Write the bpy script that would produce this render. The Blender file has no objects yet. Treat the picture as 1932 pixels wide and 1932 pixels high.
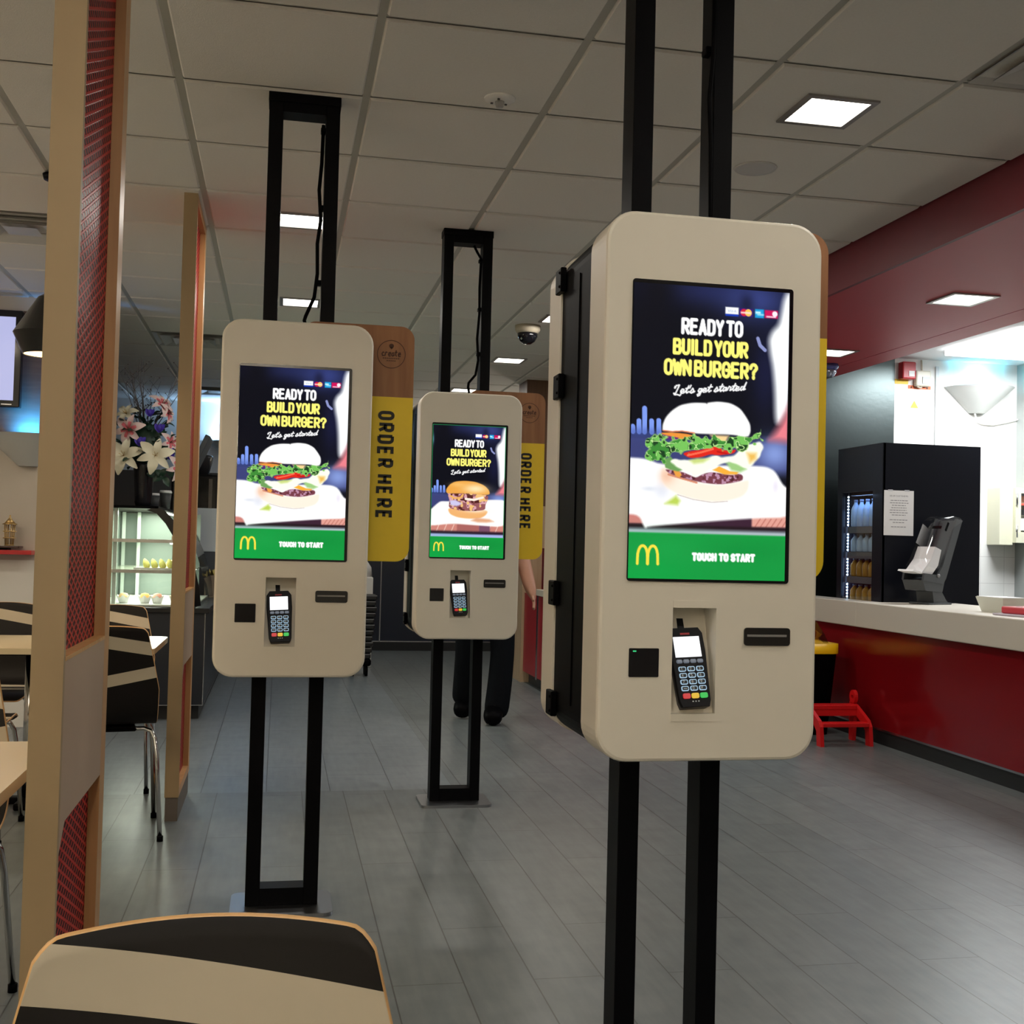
import bpy, bmesh, math, random
import numpy as np
from mathutils import Vector, Matrix

scene = bpy.context.scene
COL = scene.collection
random.seed(7)
PI = math.pi

# ------------------------------------------------------------------ camera
YAW, PIT, ROL, FPX, EYE = 0.1975, 0.029, 0.0248, 2187.07, 1.195
cam_d = bpy.data.cameras.new('camera')
cam = bpy.data.objects.new('camera', cam_d)
COL.objects.link(cam)
cam_d.sensor_fit = 'HORIZONTAL'
cam_d.sensor_width = 36.0
cam_d.lens = FPX / 1932.0 * 36.0
cam_d.clip_start = 0.02
fw = Vector((math.sin(YAW) * math.cos(PIT), math.cos(YAW) * math.cos(PIT), math.sin(PIT)))
rt0 = Vector((math.cos(YAW), -math.sin(YAW), 0))
up0 = rt0.cross(fw)
rt = rt0 * math.cos(ROL) + up0 * math.sin(ROL)
up = -rt0 * math.sin(ROL) + up0 * math.cos(ROL)
M3 = Matrix((rt, up, -fw)).transposed()
cam.matrix_world = Matrix.Translation((0, 0, EYE)) @ M3.to_4x4()
scene.camera = cam

# ------------------------------------------------------------------ world, exposure
w = bpy.data.worlds.new('world'); scene.world = w
w.use_nodes = True
w.node_tree.nodes['Background'].inputs[0].default_value = (0.9, 0.85, 0.8, 1)
w.node_tree.nodes['Background'].inputs[1].default_value = 0.02
vs = scene.view_settings
vs.view_transform = 'Standard'; vs.look = 'None'
vs.exposure = 0.1; vs.gamma = 1.0
vs.use_curve_mapping = False

# light levels of the place (watts)
P_DOWN = 7.5        # one ceiling downlight
P_SOFFIT = 5.0
P_KITCHEN = 52.0
P_SCONCE = 4.5
P_PENDANT = 5.0
P_UP = 70.0          # one added, unseen warm wall uplight that brightens the ceiling
WARM = (1.0, 0.83, 0.62)
NEUT = (1.0, 0.94, 0.85)

CEIL = EYE + 1.472      # 2.667

# ------------------------------------------------------------------ colour / material helpers
def s2l(c):
    c = c / 255.0
    return c / 12.92 if c <= 0.04045 else ((c + 0.055) / 1.055) ** 2.4
def rgb(r, g, b): return (s2l(r), s2l(g), s2l(b), 1.0)

MATS = {}
def mat(name, col, rough=0.5, metal=0.0, spec=0.5, noise=0.0, nscale=40.0, bump=0.0, bscale=200.0, coat=0.0):
    if name in MATS: return MATS[name]
    m = bpy.data.materials.new(name); m.use_nodes = True
    nt = m.node_tree; b = nt.nodes['Principled BSDF']
    b.inputs['Base Color'].default_value = col
    b.inputs['Roughness'].default_value = rough
    b.inputs['Metallic'].default_value = metal
    b.inputs['Specular IOR Level'].default_value = spec
    b.inputs['Coat Weight'].default_value = coat
    tc = nt.nodes.new('ShaderNodeTexCoord')
    if noise > 0:
        n = nt.nodes.new('ShaderNodeTexNoise'); n.inputs['Scale'].default_value = nscale
        n.inputs['Detail'].default_value = 4
        nt.links.new(tc.outputs['Object'], n.inputs['Vector'])
        mx = nt.nodes.new('ShaderNodeMixRGB')
        mx.inputs[1].default_value = tuple(max(0, c * (1 - noise)) for c in col[:3]) + (1,)
        mx.inputs[2].default_value = tuple(min(1, c * (1 + noise)) for c in col[:3]) + (1,)
        nt.links.new(n.outputs['Fac'], mx.inputs[0])
        nt.links.new(mx.outputs[0], b.inputs['Base Color'])
    if bump > 0:
        n2 = nt.nodes.new('ShaderNodeTexNoise'); n2.inputs['Scale'].default_value = bscale
        nt.links.new(tc.outputs['Object'], n2.inputs['Vector'])
        bp = nt.nodes.new('ShaderNodeBump'); bp.inputs['Strength'].default_value = bump
        bp.inputs['Distance'].default_value = 0.002
        nt.links.new(n2.outputs['Fac'], bp.inputs['Height'])
        nt.links.new(bp.outputs['Normal'], b.inputs['Normal'])
    MATS[name] = m
    return m

def emit(name, col, strength=1.0):
    if name in MATS: return MATS[name]
    m = bpy.data.materials.new(name); m.use_nodes = True
    nt = m.node_tree; b = nt.nodes['Principled BSDF']
    b.inputs['Base Color'].default_value = (0.02, 0.02, 0.02, 1)
    b.inputs['Emission Color'].default_value = col
    b.inputs['Emission Strength'].default_value = strength
    b.inputs['Roughness'].default_value = 0.3
    MATS[name] = m
    return m

def glass(name, tint=(1, 1, 1, 1), mixf=0.12):
    if name in MATS: return MATS[name]
    m = bpy.data.materials.new(name); m.use_nodes = True
    nt = m.node_tree; nt.nodes.clear()
    out = nt.nodes.new('ShaderNodeOutputMaterial')
    tr = nt.nodes.new('ShaderNodeBsdfTransparent'); tr.inputs[0].default_value = tint
    gl = nt.nodes.new('ShaderNodeBsdfGlossy'); gl.inputs['Roughness'].default_value = 0.03
    lw = nt.nodes.new('ShaderNodeLayerWeight'); lw.inputs[0].default_value = 0.5
    pw = nt.nodes.new('ShaderNodeMath'); pw.operation = 'POWER'; pw.inputs[1].default_value = 4.0
    ma = nt.nodes.new('ShaderNodeMath'); ma.operation = 'MULTIPLY_ADD'; ma.inputs[1].default_value = 0.6; ma.inputs[2].default_value = mixf * .3
    nt.links.new(lw.outputs['Facing'], pw.inputs[0]); nt.links.new(pw.outputs[0], ma.inputs[0])
    mx = nt.nodes.new('ShaderNodeMixShader')
    nt.links.new(ma.outputs[0], mx.inputs[0])
    nt.links.new(tr.outputs[0], mx.inputs[1]); nt.links.new(gl.outputs[0], mx.inputs[2])
    nt.links.new(mx.outputs[0], out.inputs[0])
    MATS[name] = m
    return m

def wood(name, c1, c2, rough=0.45, axis='z', scale=1.0):
    if name in MATS: return MATS[name]
    m = bpy.data.materials.new(name); m.use_nodes = True
    nt = m.node_tree; b = nt.nodes['Principled BSDF']
    b.inputs['Roughness'].default_value = rough
    tc = nt.nodes.new('ShaderNodeTexCoord')
    mp = nt.nodes.new('ShaderNodeMapping')
    s = {'z': (14, 14, 1.2), 'x': (1.2, 14, 14), 'y': (14, 1.2, 14)}[axis]
    mp.inputs['Scale'].default_value = tuple(v * scale for v in s)
    n = nt.nodes.new('ShaderNodeTexNoise'); n.inputs['Scale'].default_value = 2.0
    n.inputs['Detail'].default_value = 6; n.inputs['Distortion'].default_value = 0.6
    cr = nt.nodes.new('ShaderNodeValToRGB')
    cr.color_ramp.elements[0].position = 0.3; cr.color_ramp.elements[0].color = c1
    cr.color_ramp.elements[1].position = 0.7; cr.color_ramp.elements[1].color = c2
    nt.links.new(tc.outputs['Object'], mp.inputs['Vector'])
    nt.links.new(mp.outputs[0], n.inputs['Vector'])
    nt.links.new(n.outputs['Fac'], cr.inputs[0])
    nt.links.new(cr.outputs[0], b.inputs['Base Color'])
    MATS[name] = m
    return m

# ------------------------------------------------------------------ mesh builder
def rr(x0, x1, z0, z1, r, n=6):
    pts = []
    for cx, cz, a0 in ((x1 - r, z1 - r, 0), (x0 + r, z1 - r, 90), (x0 + r, z0 + r, 180), (x1 - r, z0 + r, 270)):
        for i in range(n + 1):
            a = math.radians(a0 + 90.0 * i / n)
            pts.append((cx + r * math.cos(a), cz + r * math.sin(a)))
    return pts

class MB:
    def __init__(s): s.bm = bmesh.new()
    def face(s, vs, mi=0, smooth=False):
        try:
            f = s.bm.faces.new(vs); f.material_index = mi; f.smooth = smooth; return f
        except ValueError: return None
    def v(s, *p): return s.bm.verts.new(p)
    def box(s, x0, x1, y0, y1, z0, z1, mi=0, bev=0.0, seg=2):
        ps = [(x0, y0, z0), (x1, y0, z0), (x1, y1, z0), (x0, y1, z0), (x0, y0, z1), (x1, y0, z1), (x1, y1, z1), (x0, y1, z1)]
        vs = [s.v(*p) for p in ps]
        fs = [s.face([vs[i] for i in q], mi) for q in ((3, 2, 1, 0), (4, 5, 6, 7), (0, 1, 5, 4), (1, 2, 6, 5), (2, 3, 7, 6), (3, 0, 4, 7))]
        if bev > 0:
            es = list({e for f in fs for e in f.edges})
            r = bmesh.ops.bevel(s.bm, geom=es, offset=bev, segments=seg, profile=0.5, affect='EDGES')
            for f in r['faces']: f.material_index = mi
        return s
    def obox(s, c, size, rot, mi=0, bev=0.0):
        n0 = len(s.bm.verts)
        t = MB(); hx, hy, hz = (q / 2 for q in size)
        t.box(-hx, hx, -hy, hy, -hz, hz, mi, bev)
        s.merge(t, Matrix.Translation(c) @ rot.to_matrix().to_4x4() if hasattr(rot, 'to_matrix') else Matrix.Translation(c) @ rot)
        return s
    def merge(s, o, M=Matrix.Identity(4)):
        mp = {}
        for v in o.bm.verts: mp[v] = s.bm.verts.new(M @ v.co)
        for f in o.bm.faces:
            g = s.face([mp[v] for v in f.verts], f.material_index, f.smooth)
        o.bm.free()
        return s
    def prism(s, pts, ax, a, b, mi=0, caps=True, smooth=False, mic=None):
        def P(p, t):
            return {'x': (t, p[0], p[1]), 'y': (p[0], t, p[1]), 'z': (p[0], p[1], t)}[ax]
        A = [s.v(*P(p, a)) for p in pts]; B = [s.v(*P(p, b)) for p in pts]
        n = len(pts)
        for i in range(n):
            s.face([A[i], A[(i + 1) % n], B[(i + 1) % n], B[i]], mi, smooth)
        if caps:
            s.face(A[::-1], mi if mic is None else mic); s.face(B, mi if mic is None else mic)
        return s
    def tube(s, path, r, n=10, mi=0, cap=True):
        path = [Vector(p) for p in path]
        rs = r if isinstance(r, (list, tuple)) else [r] * len(path)
        rings = []; ref = None
        for i, p in enumerate(path):
            if i == 0: d = path[1] - p
            elif i == len(path) - 1: d = p - path[i - 1]
            else: d = (path[i + 1] - p).normalized() + (p - path[i - 1]).normalized()
            d.normalize()
            if ref is None:
                ref = Vector((0, 0, 1)) if abs(d.z) < 0.9 else Vector((1, 0, 0))
            u = (ref - d * ref.dot(d)); u.normalize(); ref = u
            wv = d.cross(u)
            rings.append([s.bm.verts.new(p + (u * math.cos(2 * PI * k / n) + wv * math.sin(2 * PI * k / n)) * rs[i]) for k in range(n)])
        for a, b in zip(rings, rings[1:]):
            for k in range(n): s.face([a[k], a[(k + 1) % n], b[(k + 1) % n], b[k]], mi, True)
        if cap:
            s.face(rings[0][::-1], mi); s.face(rings[-1], mi)
        return s
    def lathe(s, prof, c=(0, 0, 0), n=24, mi=0, a0=0.0, a1=2 * PI, M=None, cap=True):
        full = abs(a1 - a0 - 2 * PI) < 1e-6
        m = n if full else n + 1
        rings = []
        for r, z in prof:
            ring = []
            for k in range(m):
                a = a0 + (a1 - a0) * k / n
                p = Vector((r * math.cos(a), r * math.sin(a), z))
                if M is not None: p = M @ p
                ring.append(s.bm.verts.new(p + Vector(c)))
            rings.append(ring)
        for A, B in zip(rings, rings[1:]):
            for k in range(m if full else n):
                s.face([A[k], A[(k + 1) % m], B[(k + 1) % m], B[k]], mi, True)
        if full and cap:
            if prof[0][0] > 1e-5: s.face(rings[0][::-1], mi)
            if prof[-1][0] > 1e-5: s.face(rings[-1], mi)
        return s
    def sphere(s, c, r, mi=0, u=14, vv=8, sc=(1, 1, 1)):
        t = MB(); bmesh.ops.create_uvsphere(t.bm, u_segments=u, v_segments=vv, radius=r)
        for f in t.bm.faces: f.smooth = True; f.material_index = mi
        s.merge(t, Matrix.Translation(c) @ Matrix.Diagonal((sc[0], sc[1], sc[2], 1)))
        return s
    def ribbon(s, pts, t, place, depth, mi=0):
        """flat bold stroke along 2D polyline; place(u,v,d) -> 3D; raised by depth"""
        n = len(pts)
        if n < 2: return s
        closed = (abs(pts[0][0] - pts[-1][0]) + abs(pts[0][1] - pts[-1][1])) < 1e-9
        P = [Vector((p[0], p[1])) for p in pts]
        L, R = [], []
        for i in range(n):
            if closed:
                d1 = (P[i] - P[i - 1 if i > 0 else n - 2]); d2 = (P[(i + 1) if i < n - 1 else 1] - P[i])
            else:
                d1 = P[i] - P[i - 1] if i > 0 else P[1] - P[0]
                d2 = P[i + 1] - P[i] if i < n - 1 else P[i] - P[i - 1]
            d1 = d1.normalized(); d2 = d2.normalized()
            n1 = Vector((-d1.y, d1.x)); n2 = Vector((-d2.y, d2.x))
            m = (n1 + n2)
            m = m.normalized() if m.length > 1e-6 else n1
            k = min(1.6, 1.0 / max(0.35, m.dot(n1)))
            L.append(P[i] + m * (t / 2 * k)); R.append(P[i] - m * (t / 2 * k))
        for i in range(n - 1):
            top = [s.v(*place(q.x, q.y, depth)) for q in (L[i], L[i + 1], R[i + 1], R[i])]
            bot = [s.v(*place(q.x, q.y, 0.0)) for q in (L[i], L[i + 1], R[i + 1], R[i])]
            s.face(top, mi)
            for a in range(4): s.face([top[a], bot[a], bot[(a + 1) % 4], top[(a + 1) % 4]], mi)
        return s
    def build(s, name, mats, parent=None, loc=None):
        bmesh.ops.recalc_face_normals(s.bm, faces=s.bm.faces[:])
        me = bpy.data.meshes.new(name); s.bm.to_mesh(me); s.bm.free()
        if not isinstance(mats, (list, tuple)): mats = [mats]
        for m in mats: me.materials.append(m)
        o = bpy.data.objects.new(name, me); COL.objects.link(o)
        if parent is not None: o.parent = parent
        if loc is not None: o.location = loc
        return o

def tag(o, label=None, cat=None, group=None, kind=None):
    if label: o['label'] = label
    if cat: o['category'] = cat
    if group: o['group'] = group
    if kind: o['kind'] = kind
    return o
def thing(name, label, cat, loc=(0, 0, 0), rz=0.0, group=None):
    o = bpy.data.objects.new(name, None); COL.objects.link(o)
    o.location = loc; o.rotation_euler = (0, 0, rz); o.empty_display_size = 0.1
    return tag(o, label, cat, group)
def struct(o): o['kind'] = 'structure'; return o
def dup(root, loc, rz=None, label=None):
    r = root.copy(); COL.objects.link(r); r.location = loc
    if rz is not None: r.rotation_euler = (0, 0, rz)
    if label: r['label'] = label
    for ch in list(root.children):
        c = ch.copy(); COL.objects.link(c); c.parent = r
        for g in list(ch.children):
            d = g.copy(); COL.objects.link(d); d.parent = c
    return r
def area(parent, loc, size, power, col, rot=(0, 0, 0), spread=None, size_y=None):
    d = bpy.data.lights.new('lamp_light', 'AREA'); d.energy = power; d.color = col; d.size = size
    if size_y: d.shape = 'RECTANGLE'; d.size_y = size_y
    if spread: d.spread = spread
    o = bpy.data.objects.new('lamp_light', d); COL.objects.link(o)
    o.parent = parent; o.location = loc; o.rotation_euler = rot
    return o
def sstep(x): x = np.clip(x, 0, 1); return x * x * (3 - 2 * x)

# ------------------------------------------------------------------ materials
M_ceil = mat('ceiling_tile', (0.80, 0.77, 0.71, 1), 0.9, noise=0.05, nscale=120, bump=0.35, bscale=350)
M_tbar = mat('ceiling_bar', (0.50, 0.49, 0.44, 1), 0.6)
M_shell = mat('kiosk_white', (0.78, 0.73, 0.62, 1), 0.42, noise=0.02, nscale=15)
M_blk = mat('black_metal', (0.0020, 0.0020, 0.0028, 1), 0.45, 0, .08)
M_core = mat('black_satin', (0.0012, 0.0012, 0.0018, 1), 0.5, 0, .05)
M_gloss = mat('black_gloss', (0.004, 0.004, 0.006, 1), 0.12)
M_steel = mat('steel', (0.55, 0.56, 0.58, 1), 0.22, 1.0)
M_plate = mat('steel_plate', (0.35, 0.36, 0.38, 1), 0.3, 1.0)
M_chrome = mat('chrome', (0.6, 0.6, 0.6, 1), 0.12, 1.0)
M_yellow = mat('sign_yellow', (0.90, 0.62, 0.018, 1), 0.5, noise=0.03)
M_ink = mat('dark_ink', (0.012, 0.010, 0.008, 1), 0.6)
M_signwood = wood('sign_wood', rgb(136, 88, 50), rgb(160, 108, 66), 0.5)
M_brown = mat('emblem_brown', rgb(80, 45, 20), 0.6)
M_ply = wood('ply_beech', rgb(196, 164, 112), rgb(210, 178, 126), 0.45, 'z', 0.7)
M_plyface = mat('laminate_beige', rgb(160, 137, 102), 0.5, noise=0.04, nscale=8)
M_plyedge = wood('ply_edge', rgb(190, 140, 80), rgb(214, 166, 104), 0.4, 'z', 2.0)
M_plygrey = mat('laminate_greige', rgb(176, 152, 128), 0.5, noise=0.03, nscale=8)
M_red = mat('counter_red', (0.20, 0.004, 0.007, 1), 0.16)
M_redmatt = mat('soffit_red', (0.46, 0.036, 0.050, 1), 0.5)
M_redpla = mat('red_plastic', (0.65, 0.010, 0.012, 1), 0.35)
M_white = mat('white_paint', (0.80, 0.79, 0.76, 1), 0.6)
M_counter = mat('counter_white', (0.64, 0.60, 0.52, 1), 0.35)
M_dark = mat('dark_plinth', (0.012, 0.014, 0.016, 1), 0.5)
M_navy = mat('navy_panel', (0.012, 0.018, 0.035, 1), 0.35)
M_fridge = mat('fridge_black', (0.0035, 0.0045, 0.009, 1), 0.34, 0, .3)
M_paper = mat('paper_white', (0.82, 0.82, 0.82, 1), 0.8)
M_greyplas = mat('dispenser_grey', (0.05, 0.055, 0.06, 1), 0.35)
M_smoke = glass('smoked_clear', (0.95, 0.95, 0.96, 1), 0.15)
M_glass = glass('clear_glass', (0.95, 0.97, 0.95, 1), 0.15)
M_cream = mat('cream_laminate', (0.78, 0.68, 0.46, 1), 0.25, coat=0.3)
M_skin = mat('skin', rgb(176, 128, 104), 0.55, noise=0.05, nscale=30)
M_cloth = mat('dark_cloth', (0.004, 0.005, 0.007, 1), 0.9, 0, .1, noise=0.3, nscale=60)
M_darkwood = wood('dark_wood', rgb(84, 58, 40), rgb(104, 74, 52), 0.5)

# ================================================================== SETTING
X0, X1, Y0, Y1 = -4.5, 6.6, -3.2, 12.9
def floor_mat(name, roww, brickw, xph, yph, c1, c2, cm, rough):
    m = bpy.data.materials.new(name); m.use_nodes = True
    nt = m.node_tree; b = nt.nodes['Principled BSDF']
    tc = nt.nodes.new('ShaderNodeTexCoord')
    sp = nt.nodes.new('ShaderNodeSeparateXYZ'); nt.links.new(tc.outputs['Object'], sp.inputs[0])
    ax = nt.nodes.new('ShaderNodeMath'); ax.inputs[1].default_value = xph; nt.links.new(sp.outputs[0], ax.inputs[0])
    ay = nt.nodes.new('ShaderNodeMath'); ay.inputs[1].default_value = yph; nt.links.new(sp.outputs[1], ay.inputs[0])
    cb = nt.nodes.new('ShaderNodeCombineXYZ'); nt.links.new(ay.outputs[0], cb.inputs[0]); nt.links.new(ax.outputs[0], cb.inputs[1])
    br = nt.nodes.new('ShaderNodeTexBrick'); nt.links.new(cb.outputs[0], br.inputs['Vector'])
    br.inputs['Scale'].default_value = 1.0; br.inputs['Brick Width'].default_value = brickw
    br.inputs['Row Height'].default_value = roww; br.inputs['Mortar Size'].default_value = 0.0022
    br.inputs['Mortar Smooth'].default_value = 0.2
    br.offset = 0.37; br.inputs['Color1'].default_value = c1; br.inputs['Color2'].default_value = c2
    br.inputs['Mortar'].default_value = cm
    mp = nt.nodes.new('ShaderNodeMapping'); mp.inputs['Scale'].default_value = (26, 3, 1); nt.links.new(tc.outputs['Object'], mp.inputs[0])
    n = nt.nodes.new('ShaderNodeTexNoise'); n.inputs['Scale'].default_value = 1.4; n.inputs['Detail'].default_value = 8
    nt.links.new(mp.outputs[0], n.inputs['Vector'])
    n3 = nt.nodes.new('ShaderNodeTexNoise'); n3.inputs['Scale'].default_value = 9; n3.inputs['Detail'].default_value = 8
    nt.links.new(tc.outputs['Object'], n3.inputs['Vector'])
    mul = nt.nodes.new('ShaderNodeMixRGB'); mul.blend_type = 'MULTIPLY'; mul.inputs[0].default_value = 0.85
    cr = nt.nodes.new('ShaderNodeValToRGB'); cr.color_ramp.elements[0].color = (0.62, 0.63, 0.64, 1); cr.color_ramp.elements[0].position = .3
    cr.color_ramp.elements[1].color = (1.15, 1.14, 1.1, 1); cr.color_ramp.elements[1].position = .75
    av = nt.nodes.new('ShaderNodeMath'); av.operation = 'MULTIPLY_ADD'; av.inputs[1].default_value = .5
    hf = nt.nodes.new('ShaderNodeMath'); hf.operation = 'MULTIPLY'; hf.inputs[1].default_value = .5
    nt.links.new(n3.outputs['Fac'], hf.inputs[0])
    nt.links.new(n.outputs['Fac'], av.inputs[0]); nt.links.new(hf.outputs[0], av.inputs[2])
    nt.links.new(av.outputs[0], cr.inputs[0])
    nt.links.new(br.outputs['Color'], mul.inputs[1]); nt.links.new(cr.outputs[0], mul.inputs[2])
    nt.links.new(mul.outputs[0], b.inputs['Base Color'])
    b.inputs['Roughness'].default_value = rough
    bp = nt.nodes.new('ShaderNodeBump'); bp.inputs['Strength'].default_value = 0.25; bp.inputs['Distance'].default_value = 0.002
    iv = nt.nodes.new('ShaderNodeMath'); iv.operation = 'SUBTRACT'; iv.inputs[0].default_value = 1.0
    nt.links.new(br.outputs['Fac'], iv.inputs[1]); nt.links.new(iv.outputs[0], bp.inputs['Height'])
    nt.links.new(bp.outputs['Normal'], b.inputs['Normal'])
    return m
F_near = floor_mat('floor_planks', 0.195, 1.2, -0.335 + 1.95 * 4, 30.0, (0.150, 0.172, 0.180, 1), (0.172, 0.194, 0.200, 1), (0.07, 0.07, 0.07, 1), 0.36)
F_far = floor_mat('floor_tiles', 0.30, 0.60, -0.275 + 9.0, -5.64 + 12.0, (0.185, 0.214, 0.238, 1), (0.20, 0.229, 0.253, 1), (0.06, 0.065, 0.07, 1), 0.34)  # tile's own blue-grey plus some cool wall-light reflection put into the colour
struct(MB().box(X0, X1, Y0, 5.64, -0.1, 0).build('floor', F_near))
struct(MB().box(X0, .875, 5.64, Y1 + .2, -0.1, 0).build('floor', F_far))
struct(MB().box(.875, X1, 5.64, Y1 + .2, -0.1, 0).build('floor', F_near))

# ceiling: hung tiles with a shallow channel and a T bar between them
GX, GY, T = -0.96, 3.231, 0.6
vents = {(5, -1), (-1, 4), (0, 9), (0, 14)}
cb = MB()
g = 0.012
for i in range(-6, 6):
    for j in range(-11, 17):
        if (i, j) in vents: continue
        x, y = GX + i * T, GY + j * T
        x1 = min(x + T, 2.63) - g
        if x1 - x < 0.05: continue
        b0, b1 = 0.0, 0.006
        lo = [cb.v(a, b, CEIL) for a, b in ((x + g + b1, y + g + b1), (x1 - b1, y + g + b1), (x1 - b1, y + T - g - b1), (x + g + b1, y + T - g - b1))]
        hi = [cb.v(a, b, CEIL + 0.008) for a, b in ((x + g, y + g), (x1, y + g), (x1, y + T - g), (x + g, y + T - g))]
        cb.face(lo[::-1])
        for k in range(4): cb.face([lo[k], lo[(k + 1) % 4], hi[(k + 1) % 4], hi[k]])
cb.box(X0, 2.65, Y0, Y1 + .2, CEIL + 0.012, CEIL + 0.1)
struct(cb.build('ceiling', M_ceil))
tb = MB()
for i in range(-6, 7):
    x = GX + i * T
    if x < 2.6: tb.box(x - .012, x + .012, Y0, Y1, CEIL + .0075, CEIL + .0119)
for j in range(-11, 18):
    y = GY + j * T
    if Y0 < y < Y1: tb.box(X0, 2.62, y - .006, y + .006, CEIL + .0085, CEIL + .0119)
struct(tb.build('trim_1', M_tbar))

# outer walls
M_wall = mat('wall_greige', (0.55, 0.50, 0.43, 1), 0.8, noise=0.03, nscale=6)
struct(MB().box(X0 - .1, X1 + .1, Y0 - .1, Y0, 0, CEIL + .1).build('wall_rear', M_wall))
struct(MB().box(X0 - .1, X0, Y0, 7.65, 0, CEIL + .1).build('wall_left', M_wall))
struct(MB().box(X1, X1 + .1, Y0, Y1, 0, CEIL + .1).build('wall_right', M_white))
# television wall of the dining side
wl = MB()
wl.box(X0, -1.28, 7.65, 7.75, 1.03, 1.74, 0); wl.box(X0, -1.28, 7.649, 7.75, 1.74, 2.58, 2); wl.box(X0, -1.28, 7.65, 7.75, 2.58, CEIL + .01, 0)
wl.box(X0, -1.28, 7.645, 7.75, 0.0, 1.03, 1)
struct(wl.build('wall_dining', [M_wall, mat('wall_lower_white', (0.74, 0.73, 0.68, 1), 0.6), wood('slat_brown', rgb(96, 70, 58), rgb(112, 84, 70), .5, 'x')]))
# side wall behind the cake counter and far wall
struct(MB().box(-2.1, -2.0, 7.75, Y1, 0, CEIL + .01).build('wall_side', mat('wall_taupe', (0.22, 0.19, 0.17, 1), 0.7)))
bw = MB()
bw.box(-2.0, 0.35, Y1, Y1 + .1, 1.9, CEIL + .01, 0)
bw.box(-2.0, 0.35, Y1, Y1 + .1, 0, 1.9, 1)  # lower left part of the far wall in dark brown
bw.box(0.35, X1, Y1, Y1 + .1, 0.0, 1.25, 2); bw.box(0.35, X1, Y1, Y1 + .1, 1.25, CEIL + .01, 0)
struct(bw.build('wall_back', [M_white, mat('wall_dark_brown', (0.10, 0.08, 0.065, 1), 0.6), M_navy]))
bl = MB()
for x in (0.42, 1.12, 1.75, 2.4): bl.box(x - .006, x + .006, Y1 - .008, Y1, 0.1, 1.25)
bl.box(0.35, 3.9, Y1 - .008, Y1, 0.095, 0.107)
struct(bl.build('trim_2', M_steel))
struct(MB().box(0.35, 3.9, Y1 - .015, Y1, 0, 0.095).build('baseboard_back', M_dark))

# red soffit over the counter
so = MB()
so.box(2.625, 2.645, Y0, 7.9, 2.47, CEIL + .012, 1)
so.box(2.645, 3.695, Y0, 7.9, 2.47, CEIL + .012)
so.box(3.702, 3.89, Y0, 7.9, 2.47, CEIL + .012)
so.box(3.69, 3.71, Y0, 7.9, 2.478, CEIL + .012)
struct(so.build('trim_3', [M_redmatt, mat('fascia_burgundy', (0.135, 0.010, 0.018, 1), .5)]))
# kitchen
kc = MB(); kc.box(3.89, X1, 2.5, 7.9, CEIL, CEIL + .1)
struct(kc.build('ceiling', mat('kitchen_ceiling', (0.80, 0.80, 0.80, 1), 0.7)))
def tile_mat():
    m = bpy.data.materials.new('white_tiles'); m.use_nodes = True
    nt = m.node_tree; b = nt.nodes['Principled BSDF']
    tc = nt.nodes.new('ShaderNodeTexCoord'); sp = nt.nodes.new('ShaderNodeSeparateXYZ'); nt.links.new(tc.outputs['Object'], sp.inputs[0])
    cbn = nt.nodes.new('ShaderNodeCombineXYZ'); nt.links.new(sp.outputs[0], cbn.inputs[0]); nt.links.new(sp.outputs[2], cbn.inputs[1])
    br = nt.nodes.new('ShaderNodeTexBrick'); br.offset = 0.0
    br.inputs['Scale'].default_value = 1; br.inputs['Brick Width'].default_value = .2; br.inputs['Row Height'].default_value = .2
    br.inputs['Mortar Size'].default_value = .002
    br.inputs['Color1'].default_value = (.80, .80, .77, 1); br.inputs['Color2'].default_value = (.78, .79, .76, 1); br.inputs['Mortar'].default_value = (.6, .6, .58, 1)
    nt.links.new(cbn.outputs[0], br.inputs['Vector']); nt.links.new(br.outputs['Color'], b.inputs['Base Color'])
    b.inputs['Roughness'].default_value = .3
    return m
kw = MB()
kw.box(4.47, X1, 7.9, 8.0, 1.30, CEIL + .02, 0)
kw.box(4.47, X1, 7.9, 8.0, 0, 1.30, 1)
kw.box(3.75, 4.47, 7.9, 8.0, 0, CEIL + .02, 2)
struct(kw.build('wall_kitchen', [M_white, tile_mat(), mat('brushed_dark_steel', (0.07, 0.085, 0.085, 1), 0.3, 1.0, bump=.2, bscale=30)]))
struct(MB().box(5.49, 5.75, 7.55, 7.9, 0, CEIL).build('trim_4', mat('grey_column', (0.34, 0.37, 0.36, 1), 0.4)))
# window strip on the far left for the seating side (outside the view, closes the room)

# ================================================================== CEILING FITTINGS
M_lamp = emit('downlight_glow', (1.0, 0.95, 0.84, 1), 6.0)
M_lampframe = mat('downlight_frame', (0.35, 0.34, 0.33, 1), 0.35, 0.6)
def make_downlight(loc, label, power, col=NEUT):
    t = thing('downlight', label, 'ceiling light', loc, 0, 'square ceiling downlights')
    m = MB()
    o, i = 0.125, 0.104
    for (a, b, c, d) in ((-o, o, -o, -i), (-o, o, i, o), (-o, -i, -i, i), (i, o, -i, i)):
        m.box(a, b, c, d, -0.007, 0.0)
    m.build('frame', M_lampframe, t)
    d = MB()
    d.box(-i, i, -i, i, -0.004, -0.001)
    d.build('diffuser', M_lamp, t)
    area(t, (0, 0, -0.012), 0.2, power, col)
    return t
make_downlight((1.745, 3.545, CEIL), 'bright square downlight in the ceiling tile right of the nearest kiosk posts', P_DOWN)
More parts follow.
